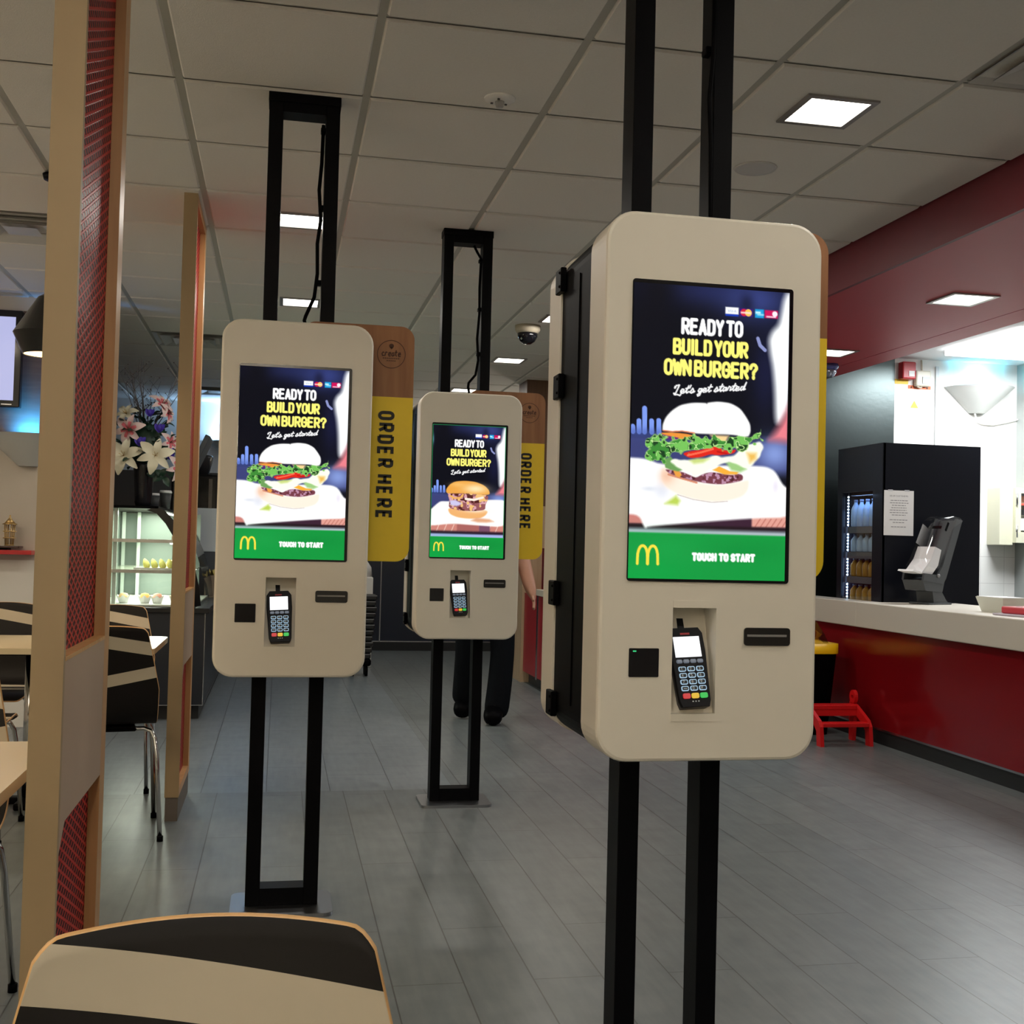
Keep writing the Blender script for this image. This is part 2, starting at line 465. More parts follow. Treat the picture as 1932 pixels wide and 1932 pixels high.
dl = [((0.065, 5.39), 'square downlight seen between the posts of the left kiosk, upper of two'),
      ((0.085, 7.25), 'square downlight seen between the posts of the left kiosk, lower and further one'),
      ((1.745, 9.0), 'square downlight in the ceiling just below the dome camera'),
      ((1.745, 7.26), 'square downlight half hidden behind the back of the nearest kiosk'),
      ((1.68, 10.9), 'small far downlight seen above the wooden sign of the middle kiosk'),
      ((1.745, 5.37), 'square downlight hidden behind the top of the nearest kiosk')]
for (x, y), lb in dl: make_downlight((x, y, CEIL), lb, P_DOWN)
make_downlight((3.28, 5.16, 2.47), 'square downlight set in the red soffit above the counter', P_SOFFIT)
make_downlight((3.40, 6.78, 2.47), 'second soffit downlight, edge on behind the yellow sign of the nearest kiosk', P_SOFFIT)
# unseen downlights added for light, behind the viewer and over the seating
for k, (x, y) in enumerate([(1.745, 1.745), (1.745, -.05), (-0.06, 1.0), (-0.06, -1.5), (-2.2, 1.745), (-2.2, 3.6), (-2.2, 5.4), (3.28, 3.3)]):
    z = 2.47 if x > 3 else CEIL
    make_downlight((x, y, z), 'unseen square downlight added outside the picture, ' + ['ahead on the right', 'beside the viewer', 'above the viewer', 'behind the viewer', 'over the near left tables', 'over the middle left tables', 'over the far left tables', 'in the soffit near the till'][k], P_DOWN if x < 3 else P_SOFFIT, WARM if x < -1 else NEUT)

def make_vent(i, j, label):
    x, y = GX + i * T + T / 2, GY + j * T + T / 2
    t = thing('ceiling_vent', label, 'air vent', (x, y, CEIL), 0, 'square ceiling air diffusers')
    m = MB(); o = T / 2 - .012
    m.box(-o, o, -o, o, 0.012, 0.0119 + .001)
    m.build('backing', mat('vent_dark', (0.01, 0.01, 0.011, 1), 0.7), t)
    for k, (R0, R1, z0, z1) in enumerate(((.288, .262, -.002, .012), (.235, .175, -.012, .010), (.15, .10, -.014, .008), (.078, .0, -.012, -.012))):
        f = MB()
        A = [f.v(sx * R0, sy * R0, z0) for sx, sy in ((-1, -1), (1, -1), (1, 1), (-1, 1))]
        if R1 > 0:
            B = [f.v(sx * R1, sy * R1, z1) for sx, sy in ((-1, -1), (1, -1), (1, 1), (-1, 1))]
            for q in range(4): f.face([A[q], A[(q + 1) % 4], B[(q + 1) % 4], B[q]])
            A2 = [f.v(v.co.x, v.co.y, v.co.z + .003) for v in A]; B2 = [f.v(v.co.x, v.co.y, v.co.z + .003) for v in B]
            for q in range(4): f.face([A2[q], B2[q], B2[(q + 1) % 4], A2[(q + 1) % 4]])
        else: f.face(A)
        f.build('louvre', mat('vent_white', (0.55, 0.54, 0.51, 1), 0.5), t)
    return t
make_vent(5, -1, 'square louvred air vent at the top right corner of the picture')
make_vent(-1, 4, 'square louvred air vent left of the near wooden screen')
make_vent(0, 9, 'square louvred air vent behind the far wooden screen')
make_vent(0, 14, 'smallest and furthest air vent, beyond the flowers')

t = thing('ceiling_speaker', 'round grey loudspeaker grille in the ceiling below the bright downlight', 'speaker', (1.749, 4.147, CEIL))
MB().lathe([(.062, -.004), (.078, -.006), (.082, 0)], n=32).build('rim', mat('speaker_rim', (.62, .61, .6, 1), .5), t)
MB().lathe([(.0, -.0035), (.062, -.0035), (.062, -.001)], n=32).build('grille', mat('speaker_grille', (.16, .155, .15, 1), .7, bump=.5, bscale=800), t)
t = thing('smoke_detector', 'small round white smoke detector on a ceiling tile between the kiosks', 'smoke detector', (.669, 3.72, CEIL))
MB().lathe([(.0, -.012), (.03, -.012), (.05, -.006), (.052, 0)], n=28).build('base', M_white, t)
MB().lathe([(.0, -.03), (.012, -.03), (.016, -.012)], n=16).build('sensor', mat('sensor_grey', (.35, .34, .33, 1), .3), t)
for a in (0.6, 2.6, 4.4): MB().box(.028 * math.cos(a) - .004, .028 * math.cos(a) + .004, .028 * math.sin(a) - .004, .028 * math.sin(a) + .004, -.015, -.012).build('slot', mat('slot_dark', (.05, .05, .05, 1), .5), t)
def dome_camera(loc, label, s, mbase, mdome):
    t = thing('dome_camera', label, 'security camera', loc)
    MB().lathe([(.085 * s, 0), (.085 * s, -.03 * s), (.07 * s, -.052 * s), (.0, -.052 * s)], n=28).build('base', mbase, t)
    MB().lathe([(.068 * s, -.05 * s), (.066 * s, -.075 * s), (.05 * s, -.105 * s), (.025 * s, -.122 * s), (0, -.126 * s)], n=28).build('dome', mdome, t)
    return t
dome_camera((1.587, 7.55, CEIL), 'dome camera with cream base hanging from the ceiling between two kiosks', 1.0, mat('camera_cream', (.5, .44, .34, 1), .5), M_gloss)
dome_camera((3.60, 7.22, 2.47), 'shiny blue and clear dome camera under the red soffit', .75, mat('camera_blue', (.05, .06, .22, 1), .2), mat('dome_clear', (.25, .28, .35, 1), .06, .7))

# ================================================================== STROKE FONT
def arc(cx, cy, rx, ry, a0, a1, n=7):
    return [(cx + rx * math.cos(math.radians(a0 + (a1 - a0) * k / n)), cy + ry * math.sin(math.radians(a0 + (a1 - a0) * k / n))) for k in range(n + 1)]
Wd, Hh = 0.62, 1.0
def Oshape(r=.28):
    r2 = r
    return arc(Wd - r2, 1 - r2, r2, r2, 0, 90, 4) + arc(r2, 1 - r2, r2, r2, 90, 180, 4) + arc(r2, r2, r2, r2, 180, 270, 4) + arc(Wd - r2, r2, r2, r2, 270, 360, 4) + [(Wd, 1 - r2)]
def bowl(y0, y1, x=Wd, r=.2):
    r = min(r, (y1 - y0) / 2)
    return [(0, y1)] + arc(x - r, y1 - r, r, r, 90, 0, 4) + arc(x - r, y0 + r, r, r, 0, -90, 4) + [(0, y0)]
FONT = {
 'R': [[(0, 0), (0, 1)], bowl(.46, 1), [(.3, .46), (Wd, 0)]],
 'E': [[(Wd * .9, 1), (0, 1), (0, 0), (Wd * .9, 0)], [(0, .52), (Wd * .78, .52)]],
 'A': [[(0, 0), (Wd / 2, 1), (Wd, 0)], [(.12, .27), (Wd - .12, .27)]],
 'D': [[(0, 0), (0, 1)], bowl(0, 1, Wd, .26)],
 'Y': [[(0, 1), (Wd / 2, .45), (Wd, 1)], [(Wd / 2, .45), (Wd / 2, 0)]],
 'T': [[(0, 1), (Wd, 1)], [(Wd / 2, 1), (Wd / 2, 0)]],
 'O': [Oshape()],
 'B': [[(0, 0), (0, 1)], bowl(.52, 1, Wd * .94), bowl(0, .52)],
 'U': [[(0, 1), (0, .26)] + arc(.28, .28, .28, .28, 180, 270, 4) + arc(Wd - .28, .28, .28, .28, 270, 360, 4) + [(Wd, 1)]],
 'I': [[(Wd / 2, 0), (Wd / 2, 1)]],
 'L': [[(0, 1), (0, 0), (Wd * .9, 0)]],
 'W': [[(-.08, 1), (.12, 0), (Wd / 2, .8), (Wd - .12, 0), (Wd + .08, 1)]],
 'N': [[(0, 0), (0, 1), (Wd, 0), (Wd, 1)]],
 'G': [arc(Wd - .28, 1 - .28, .28, .28, 0, 90, 4) + arc(.28, 1 - .28, .28, .28, 90, 180, 4) + arc(.28, .28, .28, .28, 180, 270, 4) + arc(Wd - .28, .28, .28, .28, 270, 360, 4) + [(Wd, .48), (Wd * .55, .48)]],
 '?': [[(0, .72)] + arc(Wd / 2, .72, Wd / 2, .28, 180, 0, 7) + [(Wd / 2, .42), (Wd / 2, .28)], [(Wd / 2, .0), (Wd / 2, .08)]],
 'H': [[(0, 0), (0, 1)], [(Wd, 0), (Wd, 1)], [(0, .52), (Wd, .52)]],
 'C': [arc(Wd - .28, 1 - .28, .28, .28, 0, 90, 4) + arc(.28, 1 - .28, .28, .28, 90, 180, 4) + arc(.28, .28, .28, .28, 180, 270, 4) + arc(Wd - .28, .28, .28, .28, 270, 360, 4)],
 'S': [arc(Wd / 2, .75, Wd / 2, .25, 20, 180, 6) + arc(Wd / 2, .75, Wd / 2, .25, 180, 270, 3)[1:] + arc(Wd / 2, .25, Wd / 2, .25, 90, 0, 3)[1:] + arc(Wd / 2, .25, Wd / 2, .25, 0, -160, 6)[1:]],
 'M': [[(0, 0), (0, 1), (Wd / 2, .3), (Wd, 1), (Wd, 0)]],
 'F': [[(Wd * .9, 1), (0, 1), (0, 0)], [(0, .52), (Wd * .78, .52)]],
 'K': [[(0, 0), (0, 1)], [(Wd, 1), (0, .42)], [(.2, .58), (Wd, 0)]],
 'V': [[(0, 1), (Wd / 2, 0), (Wd, 1)]],
 'P': [[(0, 0), (0, 1)], bowl(.46, 1)],
 '1': [[(.1, .8), (.36, 1), (.36, 0)]],
 '2': [[(0, .74)] + arc(Wd / 2, .72, Wd / 2, .28, 180, 0, 6) + [(0, 0), (Wd, 0)]],
 '3': [[(0, 1), (Wd, 1), (.25, .6)] + arc(.3, .3, .32, .3, 80, -150, 7)],
 '4': [[(.42, 0), (.42, 1), (0, .3), (Wd, .3)]],
 '5': [[(Wd, 1), (.05, 1), (0, .55)] + arc(.3, .32, .32, .32, 110, -150, 8)],
 '6': [[(.5, 1), (.1, .55)] + arc(.31, .3, .31, .3, 160, -200, 10)],
 '7': [[(0, 1), (Wd, 1), (.2, 0)]],
 '8': [arc(.31, .75, .26, .25, -90, 270, 10), arc(.31, .25, .31, .25, 90, 450, 10)],
 '9': [[(.12, 0), (.52, .45)] + arc(.31, .7, .31, .3, -20, 340, 10)],
 '0': [Oshape()],
}
def text_strokes(txt, u0, u1, vbase, h, adv=None, space=.45, gap=.34):
    """lay out glyph strokes from u0 to u1, baseline vbase, cap height h (v up)"""
    tot = 0; xs = []
    for ch in txt:
        if ch == ' ': xs.append(None); tot += space; continue
        wd = .16 if ch == 'I' else Wd
        xs.append((tot, wd)); tot += wd + gap
    tot -= gap
    k = (u1 - u0) / tot
    out = []
    for ch, x in zip(txt, xs):
        if x is None: continue
        off = x[0] - (Wd / 2 - .08 if ch == 'I' else 0)
        for st in FONT[ch]:
            out.append([(u0 + (off + p[0]) * k, vbase + p[1] * h) for p in st])
    return out

# ================================================================== SCREEN PICTURES (the adverts shown on the lit displays)
NU, NV = 250, 445
VMAX = 1.778
def make_art(kind):
    u = np.linspace(0, 1, NU)[None, :].repeat(NV, 0)
    v = np.linspace(0, VMAX, NV)[:, None].repeat(NU, 1)
    img = np.zeros((NV, NU, 3)); px = 1.0 / NU
    rs = np.random.RandomState(3)
    def noise(n, seed):
        r = np.random.RandomState(seed); gN = r.rand(int(n * 1.8) + 3, n + 3)
        a = v * n; b = u * n; i = np.floor(a).astype(int); j = np.floor(b).astype(int)
        fa = sstep(a - i); fb = sstep(b - j)
        return (gN[i, j] * (1 - fa) + gN[i + 1, j] * fa) * (1 - fb) + (gN[i, j + 1] * (1 - fa) + gN[i + 1, j + 1] * fa) * fb
    def seg(ax, ay, bx, by):
        dx, dy = bx - ax, by - ay; L = dx * dx + dy * dy + 1e-12
        tt = np.clip(((u - ax) * dx + (v - ay) * dy) / L, 0, 1)
        return np.hypot(u - ax - tt * dx, v - ay - tt * dy)
    def pdist(pts, uu=None, vv=None):
        uu = u if uu is None else uu; vv = v if vv is None else vv
        ins = np.zeros(u.shape, bool); d = np.full(u.shape, 9.0)
        n = len(pts)
        for i in range(n):
            ax, ay = pts[i]; bx, by = pts[(i + 1) % n]
            if abs(by - ay) > 1e-9:
                c = ((ay > vv) != (by > vv)) & (uu < (bx - ax) * (vv - ay) / (by - ay) + ax); ins ^= c
            dx, dy = bx - ax, by - ay; L = dx * dx + dy * dy + 1e-12
            tt = np.clip(((uu - ax) * dx + (vv - ay) * dy) / L, 0, 1)
            d = np.minimum(d, np.hypot(uu - ax - tt * dx, vv - ay - tt * dy))
        return np.where(ins, d, -d)
    def put(mask, c):
        c = np.array(c, float) / 255.0
        nonlocal img
        img = img * (1 - mask[..., None]) + c * mask[..., None]
    def poly(pts, c, soft=None, uu=None, vv=None):
        if len(pts) > 8:
            for _ in range(2):
                q = []
                for i in range(len(pts)):
                    (ax, ay), (bx, by) = pts[i], pts[(i + 1) % len(pts)]
                    q += [(ax * .8 + bx * .2, ay * .8 + by * .2), (ax * .2 + bx * .8, ay * .2 + by * .8)]
                pts = q
        sf = px * .8 if soft is None else soft
        put(np.clip(pdist(pts, uu, vv) / sf * .5 + .5, 0, 1), c)
    def rect(a, b, c, d, colr, soft=None):
        poly([(a, b), (c, b), (c, d), (a, d)], colr, soft)
    def line(pts, t, c):
        d = np.full(u.shape, 9.0)
        for a, b in zip(pts, pts[1:]): d = np.minimum(d, seg(a[0], a[1], b[0], b[1]))
        put(np.clip((t / 2 - d) / (px * .8) + .5, 0, 1), c)
    def lines(sts, t, c):
        d = np.full(u.shape, 9.0)
        for st in sts:
            for a, b in zip(st, st[1:]): d = np.minimum(d, seg(a[0], a[1], b[0], b[1]))
        put(np.clip((t / 2 - d) / (px * .8) + .5, 0, 1), c)
    def blob(cx, cy, rx, ry, c, a=1.0):
        put(np.exp(-(((u - cx) / rx) ** 2 + ((v - cy) / ry) ** 2)) * a, c)
    # background
    put(np.ones_like(u), (11, 12, 22))
    blob(.45, .02, .35, .10, (36, 42, 86), .8); blob(.78, .06, .22, .14, (58, 70, 136), .9)
    blob(.15, .05, .12, .14, (12, 12, 20), .9); blob(.72, .09, .05, .07, (22, 24, 50), .8)
    blob(.85, .50, .09, .28, (26, 30, 68), .7)
    rect(-.1, .915, 1.1, 1.12, (60, 66, 118), .03); blob(.92, 1.0, .12, .1, (150, 175, 240), .8)
    # candles and sleeve
    for (x, t0) in ((.01, .86), (.048, .825), (.082, .748), (.127, .822), (.172, .818)):
        line([(x, t0 + .01), (x + .003, .9)], .03, (126, 156, 240)); blob(x, .905, .03, .03, (70, 90, 170), .5)
    poly([(1.02, -.01), (.978, .002), (.959, .05), (.947, .122), (.932, .2), (.887, .245), (.866, .3), (.878, .387), (.896, .468), (.911, .601), (.92, .809), (.956, .812), (1.02, .70)], (250, 253, 255), .022)
    poly([(1.02, .68), (.99, .74), (.95, .82), (.885, .915), (1.02, .925)], (236, 130, 140), .03)
    line([(.797, .294), (.812, .336), (.845, .364)], .022, (140, 148, 200))
    if kind == 2: blob(.0, .2, .02, .07, (120, 190, 220), .9)
    # card marks
    rect(.583, .113, .668, .155, (250, 252, 255)); rect(.583, .155, .668, .167, (20, 60, 190))
    if kind == 1:
        lines([[(.600, .130), (.606, .142), (.612, .130)], [(.618, .130), (.618, .142)], [(.626, .131), (.632, .136), (.625, .142)], [(.640, .142), (.646, .130), (.652, .142)]], .004, (170, 190, 220))
    rect(.674, .115, .760, .165, (60, 20, 120))
    put(np.clip((.022 - np.hypot(u - .703, v - .14)) / px + .5, 0, 1), (214, 30, 60)); put(np.clip((.022 - np.hypot(u - .732, v - .14)) / px + .5, 0, 1), (255, 200, 90)); rect(.682, .136, .748, .146, (250, 225, 220), px)
    rect(.776, .114, .833, .167, (30, 160, 220)); rect(.778, .128, .812, .142, (200, 245, 255), px); rect(.79, .142, .833, .152, (160, 225, 245), px)
    rect(.839, .116, .925, .165, (206, 20, 90)); put(np.clip((.017 - np.hypot(u - .905, v - .137)) / px + .5, 0, 1), (252, 240, 245)); rect(.850, .152, .912, .160, (250, 230, 240), px)
    # paper, board
    if kind == 1:
        poly([(-.1, 1.39), (.2, 1.38), (1.1, 1.38), (1.1, 1.46), (-.1, 1.456)], (60, 34, 52))
        rect(-.1, 1.385, .125, 1.452, (206, 128, 120), .01); poly([(.779, 1.38), (1.1, 1.37), (1.1, 1.452), (.779, 1.456)], (226, 160, 146), .006)
        for k in range(7): line([(.80 + k * .035, 1.452), (.835 + k * .035, 1.40)], .006, (190, 112, 100))
        rect(-.1, 1.452, 1.1, 1.478, (38, 22, 30), .008); rect(-.1, 1.478, 1.1, 1.51, (176, 186, 196), .012)
        poly([(-.05, 1.056), (.098, 1.059), (.203, 1.095), (.779, 1.077), (.869, 1.08), (.926, 1.104), (.986, 1.2), (1.05, 1.21), (1.05, 1.385), (.779, 1.399), (.125, 1.465), (.098, 1.482), (.062, 1.399), (-.05, 1.394)], (255, 255, 255), .008)
        blob(.12, 1.24, .05, .015, (205, 212, 225), .6); blob(.2, 1.25, .05, .05, (215, 220, 235), .6); blob(.93, 1.2, .02, .04, (225, 215, 235), .6)
        # burger
        poly([(.194, 1.143), (.203, 1.11), (.248, 1.149), (.327, 1.17), (.396, 1.188), (.474, 1.2), (.565, 1.203), (.643, 1.191), (.718, 1.173), (.758, 1.164), (.752, 1.227), (.718, 1.267), (.646, 1.291), (.562, 1.306), (.465, 1.303), (.363, 1.285), (.285, 1.261), (.224, 1.224), (.2, 1.185)], (255, 240, 222), .008)
        blob(.23, 1.16, .05, .05, (240, 190, 160), .8); line([(.24, 1.15), (.33, 1.172), (.42, 1.193)], .012, (214, 140, 110)); line([(.30, 1.27), (.40, 1.296), (.52, 1.31), (.62, 1.30)], .005, (200, 190, 185))
        patty = [(.215, 1.119), (.261, 1.122), (.327, 1.131), (.384, 1.152), (.417, 1.164), (.462, 1.137), (.517, 1.125), (.586, 1.134), (.643, 1.14), (.697, 1.128), (.718, 1.143), (.715, 1.17), (.643, 1.188), (.565, 1.2), (.474, 1.194), (.396, 1.182), (.318, 1.164), (.248, 1.146)]
        poly(patty, (120, 62, 74)); mk = np.clip(pdist(patty) / px, 0, 1) * (noise(70, 5) > .58); put(mk * .8, (206, 160, 190)); put(np.clip(pdist(patty) / px, 0, 1) * (noise(60, 9) > .66) * .8, (70, 26, 34))
        poly([(.27, 1.125), (.30, 1.118), (.325, 1.15), (.31, 1.166), (.285, 1.158)], (236, 160, 70))
        poly([(.517, 1.113), (.562, 1.089), (.631, 1.116), (.691, 1.119), (.676, 1.134), (.598, 1.137)], (250, 176, 60))
        poly([(.21, 1.06), (.25, 1.04), (.29, 1.08), (.33, 1.12), (.30, 1.13), (.25, 1.12), (.22, 1.11)], (110, 160, 90))
        poly([(.60, 1.06), (.66, 1.05), (.73, 1.06), (.74, 1.10), (.70, 1.12), (.64, 1.11)], (160, 205, 130), .01)
        du = (noise(26, 21) - .5) * .03; dv = (noise(26, 22) - .5) * .03
        poly([(.242, 1.077), (.282, 1.05), (.36, 1.068), (.447, 1.053), (.526, 1.023), (.601, 1.032), (.685, 1.005), (.712, .962), (.782, .938), (.821, .926), (.845, .956), (.827, 1.023), (.779, 1.068), (.733, 1.101), (.64, 1.056), (.574, 1.08), (.505, 1.11), (.45, 1.137), (.405, 1.158), (.36, 1.125), (.303, 1.107)], (252, 255, 238), .006, u + du * .5, v + dv * .5)
        poly([(.37, 1.06), (.42, 1.045), (.5, 1.045), (.46, 1.07), (.40, 1.08)], (205, 220, 130), .01); poly([(.74, 1.0), (.80, 1.0), (.80, 1.035), (.76, 1.06)], (240, 190, 90), .015)
        tom = [(.324, 1.02), (.381, 1.002), (.459, .992), (.502, .965), (.559, .968), (.583, .989), (.628, .992), (.673, .98), (.655, 1.008), (.55, 1.023), (.505, 1.017), (.447, 1.038), (.369, 1.047)]
        poly(tom, (226, 40, 28)); line([(.36, 1.03), (.44, 1.01), (.52, .985)], .012, (250, 110, 80)); line([(.55, 1.0), (.61, 1.01)], .01, (190, 20, 20))
        poly([(.192, .90), (.25, .895), (.35, .90), (.43, .915), (.33, .935), (.24, .925), (.19, .915)], (240, 150, 60)); poly([(.5, .9), (.62, .9), (.6, .945), (.53, .93)], (250, 214, 150), .01)
        poly([(.188, .908), (.233, .917), (.3, .926), (.285, .947), (.233, .938), (.188, .926)], (96, 30, 120))
        lett = [(.101, .956), (.14, .92), (.179, .929), (.221, .923), (.258, .947), (.324, .923), (.369, .944), (.423, .908), (.495, .917), (.571, .923), (.637, .923), (.694, .899), (.752, .902), (.791, .866), (.824, .845), (.836, .866), (.821, .914), (.77, .938), (.752, .959), (.673, .974), (.628, .992), (.571, .989), (.526, .965), (.459, .992), (.381, 1.002), (.33, 1.02), (.279, 1.011), (.236, 1.035), (.215, 1.068), (.143, 1.08), (.11, 1.044), (.101, 1.002)]
        du = (noise(38, 31) - .5) * .05; dv = (noise(38, 32) - .5) * .05
        ld = pdist(lett, u + du, v + dv); inside = np.clip(ld / px + .5, 0, 1)
        put(inside, (64, 140, 56)); n1 = noise(34, 41); n2 = noise(48, 42)
        put(inside * sstep((n1 - .52) / .1), (120, 196, 92)); put(inside * sstep((n2 - .62) / .08), (30, 66, 34))
        put(inside * (np.abs(n1 - .5) < .035), (190, 236, 150)); put(np.clip(1 - np.abs(ld) / .006, 0, 1) * .8, (170, 222, 120))
        poly([(.197, .881), (.197, .851), (.215, .806), (.252, .764), (.306, .727), (.384, .709), (.468, .707), (.475, .712), (.482, .704), (.547, .694), (.628, .7), (.691, .73), (.73, .779), (.758, .824), (.761, .872), (.745, .905), (.637, .892), (.468, .896), (.411, .896), (.321, .885), (.245, .892), (.197, .884)], (255, 255, 252), .005)
        line([(.2, .886), (.26, .89), (.32, .884), (.40, .893)], .007, (226, 130, 90))
        poly([(.221, 1.327), (.291, 1.276), (.318, 1.306), (.303, 1.333)], (190, 214, 90), .012)
    else:
        rect(-.1, 1.32, 1.1, 1.445, (206, 132, 120), .01)
        for k in range(10): line([(-.02 + k * .1, 1.44), (.02 + k * .1, 1.34)], .012, (236, 190, 176))
        rect(.36, 1.33, .66, 1.43, (170, 100, 96), .01); rect(.66, 1.33, .81, 1.43, (120, 76, 100), .01)
        rect(-.1, 1.425, 1.1, 1.46, (40, 20, 40), .015); rect(-.1, 1.462, 1.1, 1.51, (170, 180, 235), .012)
        poly([(-.05, 1.19), (.1, 1.05), (.14, 1.03), (.25, 1.03), (.8, .99), (1.05, .99), (1.05, 1.36), (.6, 1.34), (.3, 1.325), (-.05, 1.37)], (255, 252, 248), .01)
        poly([(.23, 1.13), (.30, 1.11), (.72, 1.13), (.78, 1.15), (.74, 1.21), (.66, 1.25), (.5, 1.255), (.36, 1.24), (.26, 1.20)], (240, 178, 112), .008); blob(.6, 1.14, .15, .03, (255, 240, 220), .9)
        fill = [(.22, .92), (.5, .91), (.78, .93), (.77, 1.0), (.74, 1.06), (.74, 1.13), (.6, 1.15), (.4, 1.15), (.24, 1.12), (.25, 1.02)]
        poly(fill, (150, 88, 92)); ins = np.clip(pdist(fill) / px, 0, 1); n1 = noise(30, 51); n2 = noise(36, 52)
        put(ins * sstep((n1 - .55) / .08), (216, 160, 170)); put(ins * sstep((n2 - .6) / .08), (84, 36, 34)); put(ins * (noise(24, 53) > .68), (240, 190, 120))
        poly([(.25, 1.02), (.33, 1.01), (.42, 1.05), (.36, 1.09), (.27, 1.08)], (206, 200, 236), .012); line([(.26, .955), (.32, .985), (.40, .975), (.43, .935)], .022, (240, 178, 96)); line([(.47, .99), (.58, 1.0), (.7, .965)], .03, (255, 236, 220))
        bun = [(.20, .90), (.205, .86), (.25, .80), (.32, .76), (.45, .745), (.6, .755), (.72, .80), (.785, .86), (.80, .92), (.7, .93), (.5, .915), (.35, .92), (.22, .925)]
        poly(bun, (236, 164, 70), .006); blob(.6, .85, .16, .06, (255, 236, 190), .9); blob(.36, .80, .1, .03, (250, 200, 120), .6)
        poly([(.55, 1.28), (.62, 1.24), (.80, 1.255), (.86, 1.285), (.76, 1.30), (.64, 1.30)], (226, 168, 130), .015)
    # wording
    lines(text_strokes('READY TO', .312, .69, -.287, .082, space=.22) and [[(p[0], -p[1]) for p in st] for st in text_strokes('READY TO', .312, .69, -.287, .082, space=.22)], .021, (255, 255, 255))
    lines([[(p[0], -p[1]) for p in st] for st in text_strokes('BUILD YOUR', .262, .726, -.413, .082, space=.22)], .021, (255, 246, 122))
    lines([[(p[0], -p[1]) for p in st] for st in text_strokes('OWN BURGER?', .207, .792, -.540, .082, space=.22)], .021, (255, 246, 122))
    # handwriting "Let's get started", rising to the right
    S = {'e': [[(.04, .22), (.3, .3), (.3, .5), (.14, .55), (.02, .3), (.08, .05), (.3, .06), (.44, .2)]], 't': [[(.02, .2), (.18, .6), (.26, .95), (.12, .3), (.16, .03), (.36, .2)], [(.02, .62), (.4, .68)]],
         's': [[(0, .1), (.22, .6), (.34, .25), (.16, 0), (.02, .08)], [(.3, .08), (.44, .2)]], 'g': [[(.32, .5), (.12, .5), (.02, .2), (.12, .04), (.3, .25), (.36, .5), (.24, -.3), (.06, -.42), (0, -.25), (.44, .2)]],
         'a': [[(.32, .5), (.12, .5), (.02, .2), (.12, .04), (.3, .25), (.36, .5), (.32, .1), (.48, .2)]], 'r': [[(0, .2), (.12, .5), (.16, .62), (.34, .5), (.28, .1), (.44, .2)]],
         'd': [[(.3, .5), (.12, .5), (.02, .2), (.12, .04), (.3, .25), (.5, 1.05), (.34, .1), (.5, .2)]], 'L': [[(.05, .75), (.12, 1.05), (.4, 1.1), (.3, .6), (.18, .05), (0, .05), (.1, -.12), (.35, -.1), (.6, -.25), (.7, -.1)], [(.0, .75), (.02, .95)]], "'": [[(.06, .8), (.12, 1.0)]]}
    adv = {'L': .6, "'": .12, ' ': .3, 't': .34}
    word = "Let's get started"; tot = sum(adv.get(c, .44) for c in word); xk = (.715 - .262) / tot; xx = .262; hs = .052
    sts = []
    for c in word:
        if c != ' ':
            for st in S[c]:
                q = [(xx + (p[0] + .12 * p[1]) * xk, .662 - (xx + p[0] * xk - .262) * .095 - p[1] * hs * .92) for p in st]
                sts.append(q)
        xx += adv.get(c, .44) * xk
    lines(sts, .0085, (255, 255, 255))
    # green start bar
    rect(-.1, 1.502, 1.1, 1.9, (18, 150, 62), px); blob(.25, 1.6, .3, .1, (30, 166, 76), .5); blob(.05, 1.75, .3, .08, (10, 168, 70), .6); blob(.75, 1.6, .3, .06, (14, 140, 58), .6)
    put(np.clip(1 - np.abs(v - 1.503) / .006, 0, 1) * .4, (120, 200, 150))
    t1 = [[(p[0], -p[1]) for p in st] for st in text_strokes('TOUCH TO START', .406, .798, -1.660, .036, gap=.42)]
    lines(t1, .0155, (255, 255, 255))
    # golden arches sign: two tall arches
    for cx, sg in ((.0885, 1), (.1525, -1)):
        pts = []
        for k in range(17):
            a = PI * k / 16; x = cx - .032 * math.cos(a); y = 1.690 - .108 * math.sin(a) ** .62
            pts.append((x, y))
        line(pts, .0165, (255, 224, 70))
    blob(.19, 1.688, .004, .004, (240, 214, 90), .9)
    if kind == 2:
        e = np.minimum(np.minimum(u, 1 - u), v); put(np.clip((.008 - e) / px + .5, 0, 1) * (v < 1.5), (30, 120, 70))
    img = np.clip(img, 0, 1)
    lin = np.where(img <= .04045, img / 12.92, ((img + .055) / 1.055) ** 2.4)
    return u, v, lin

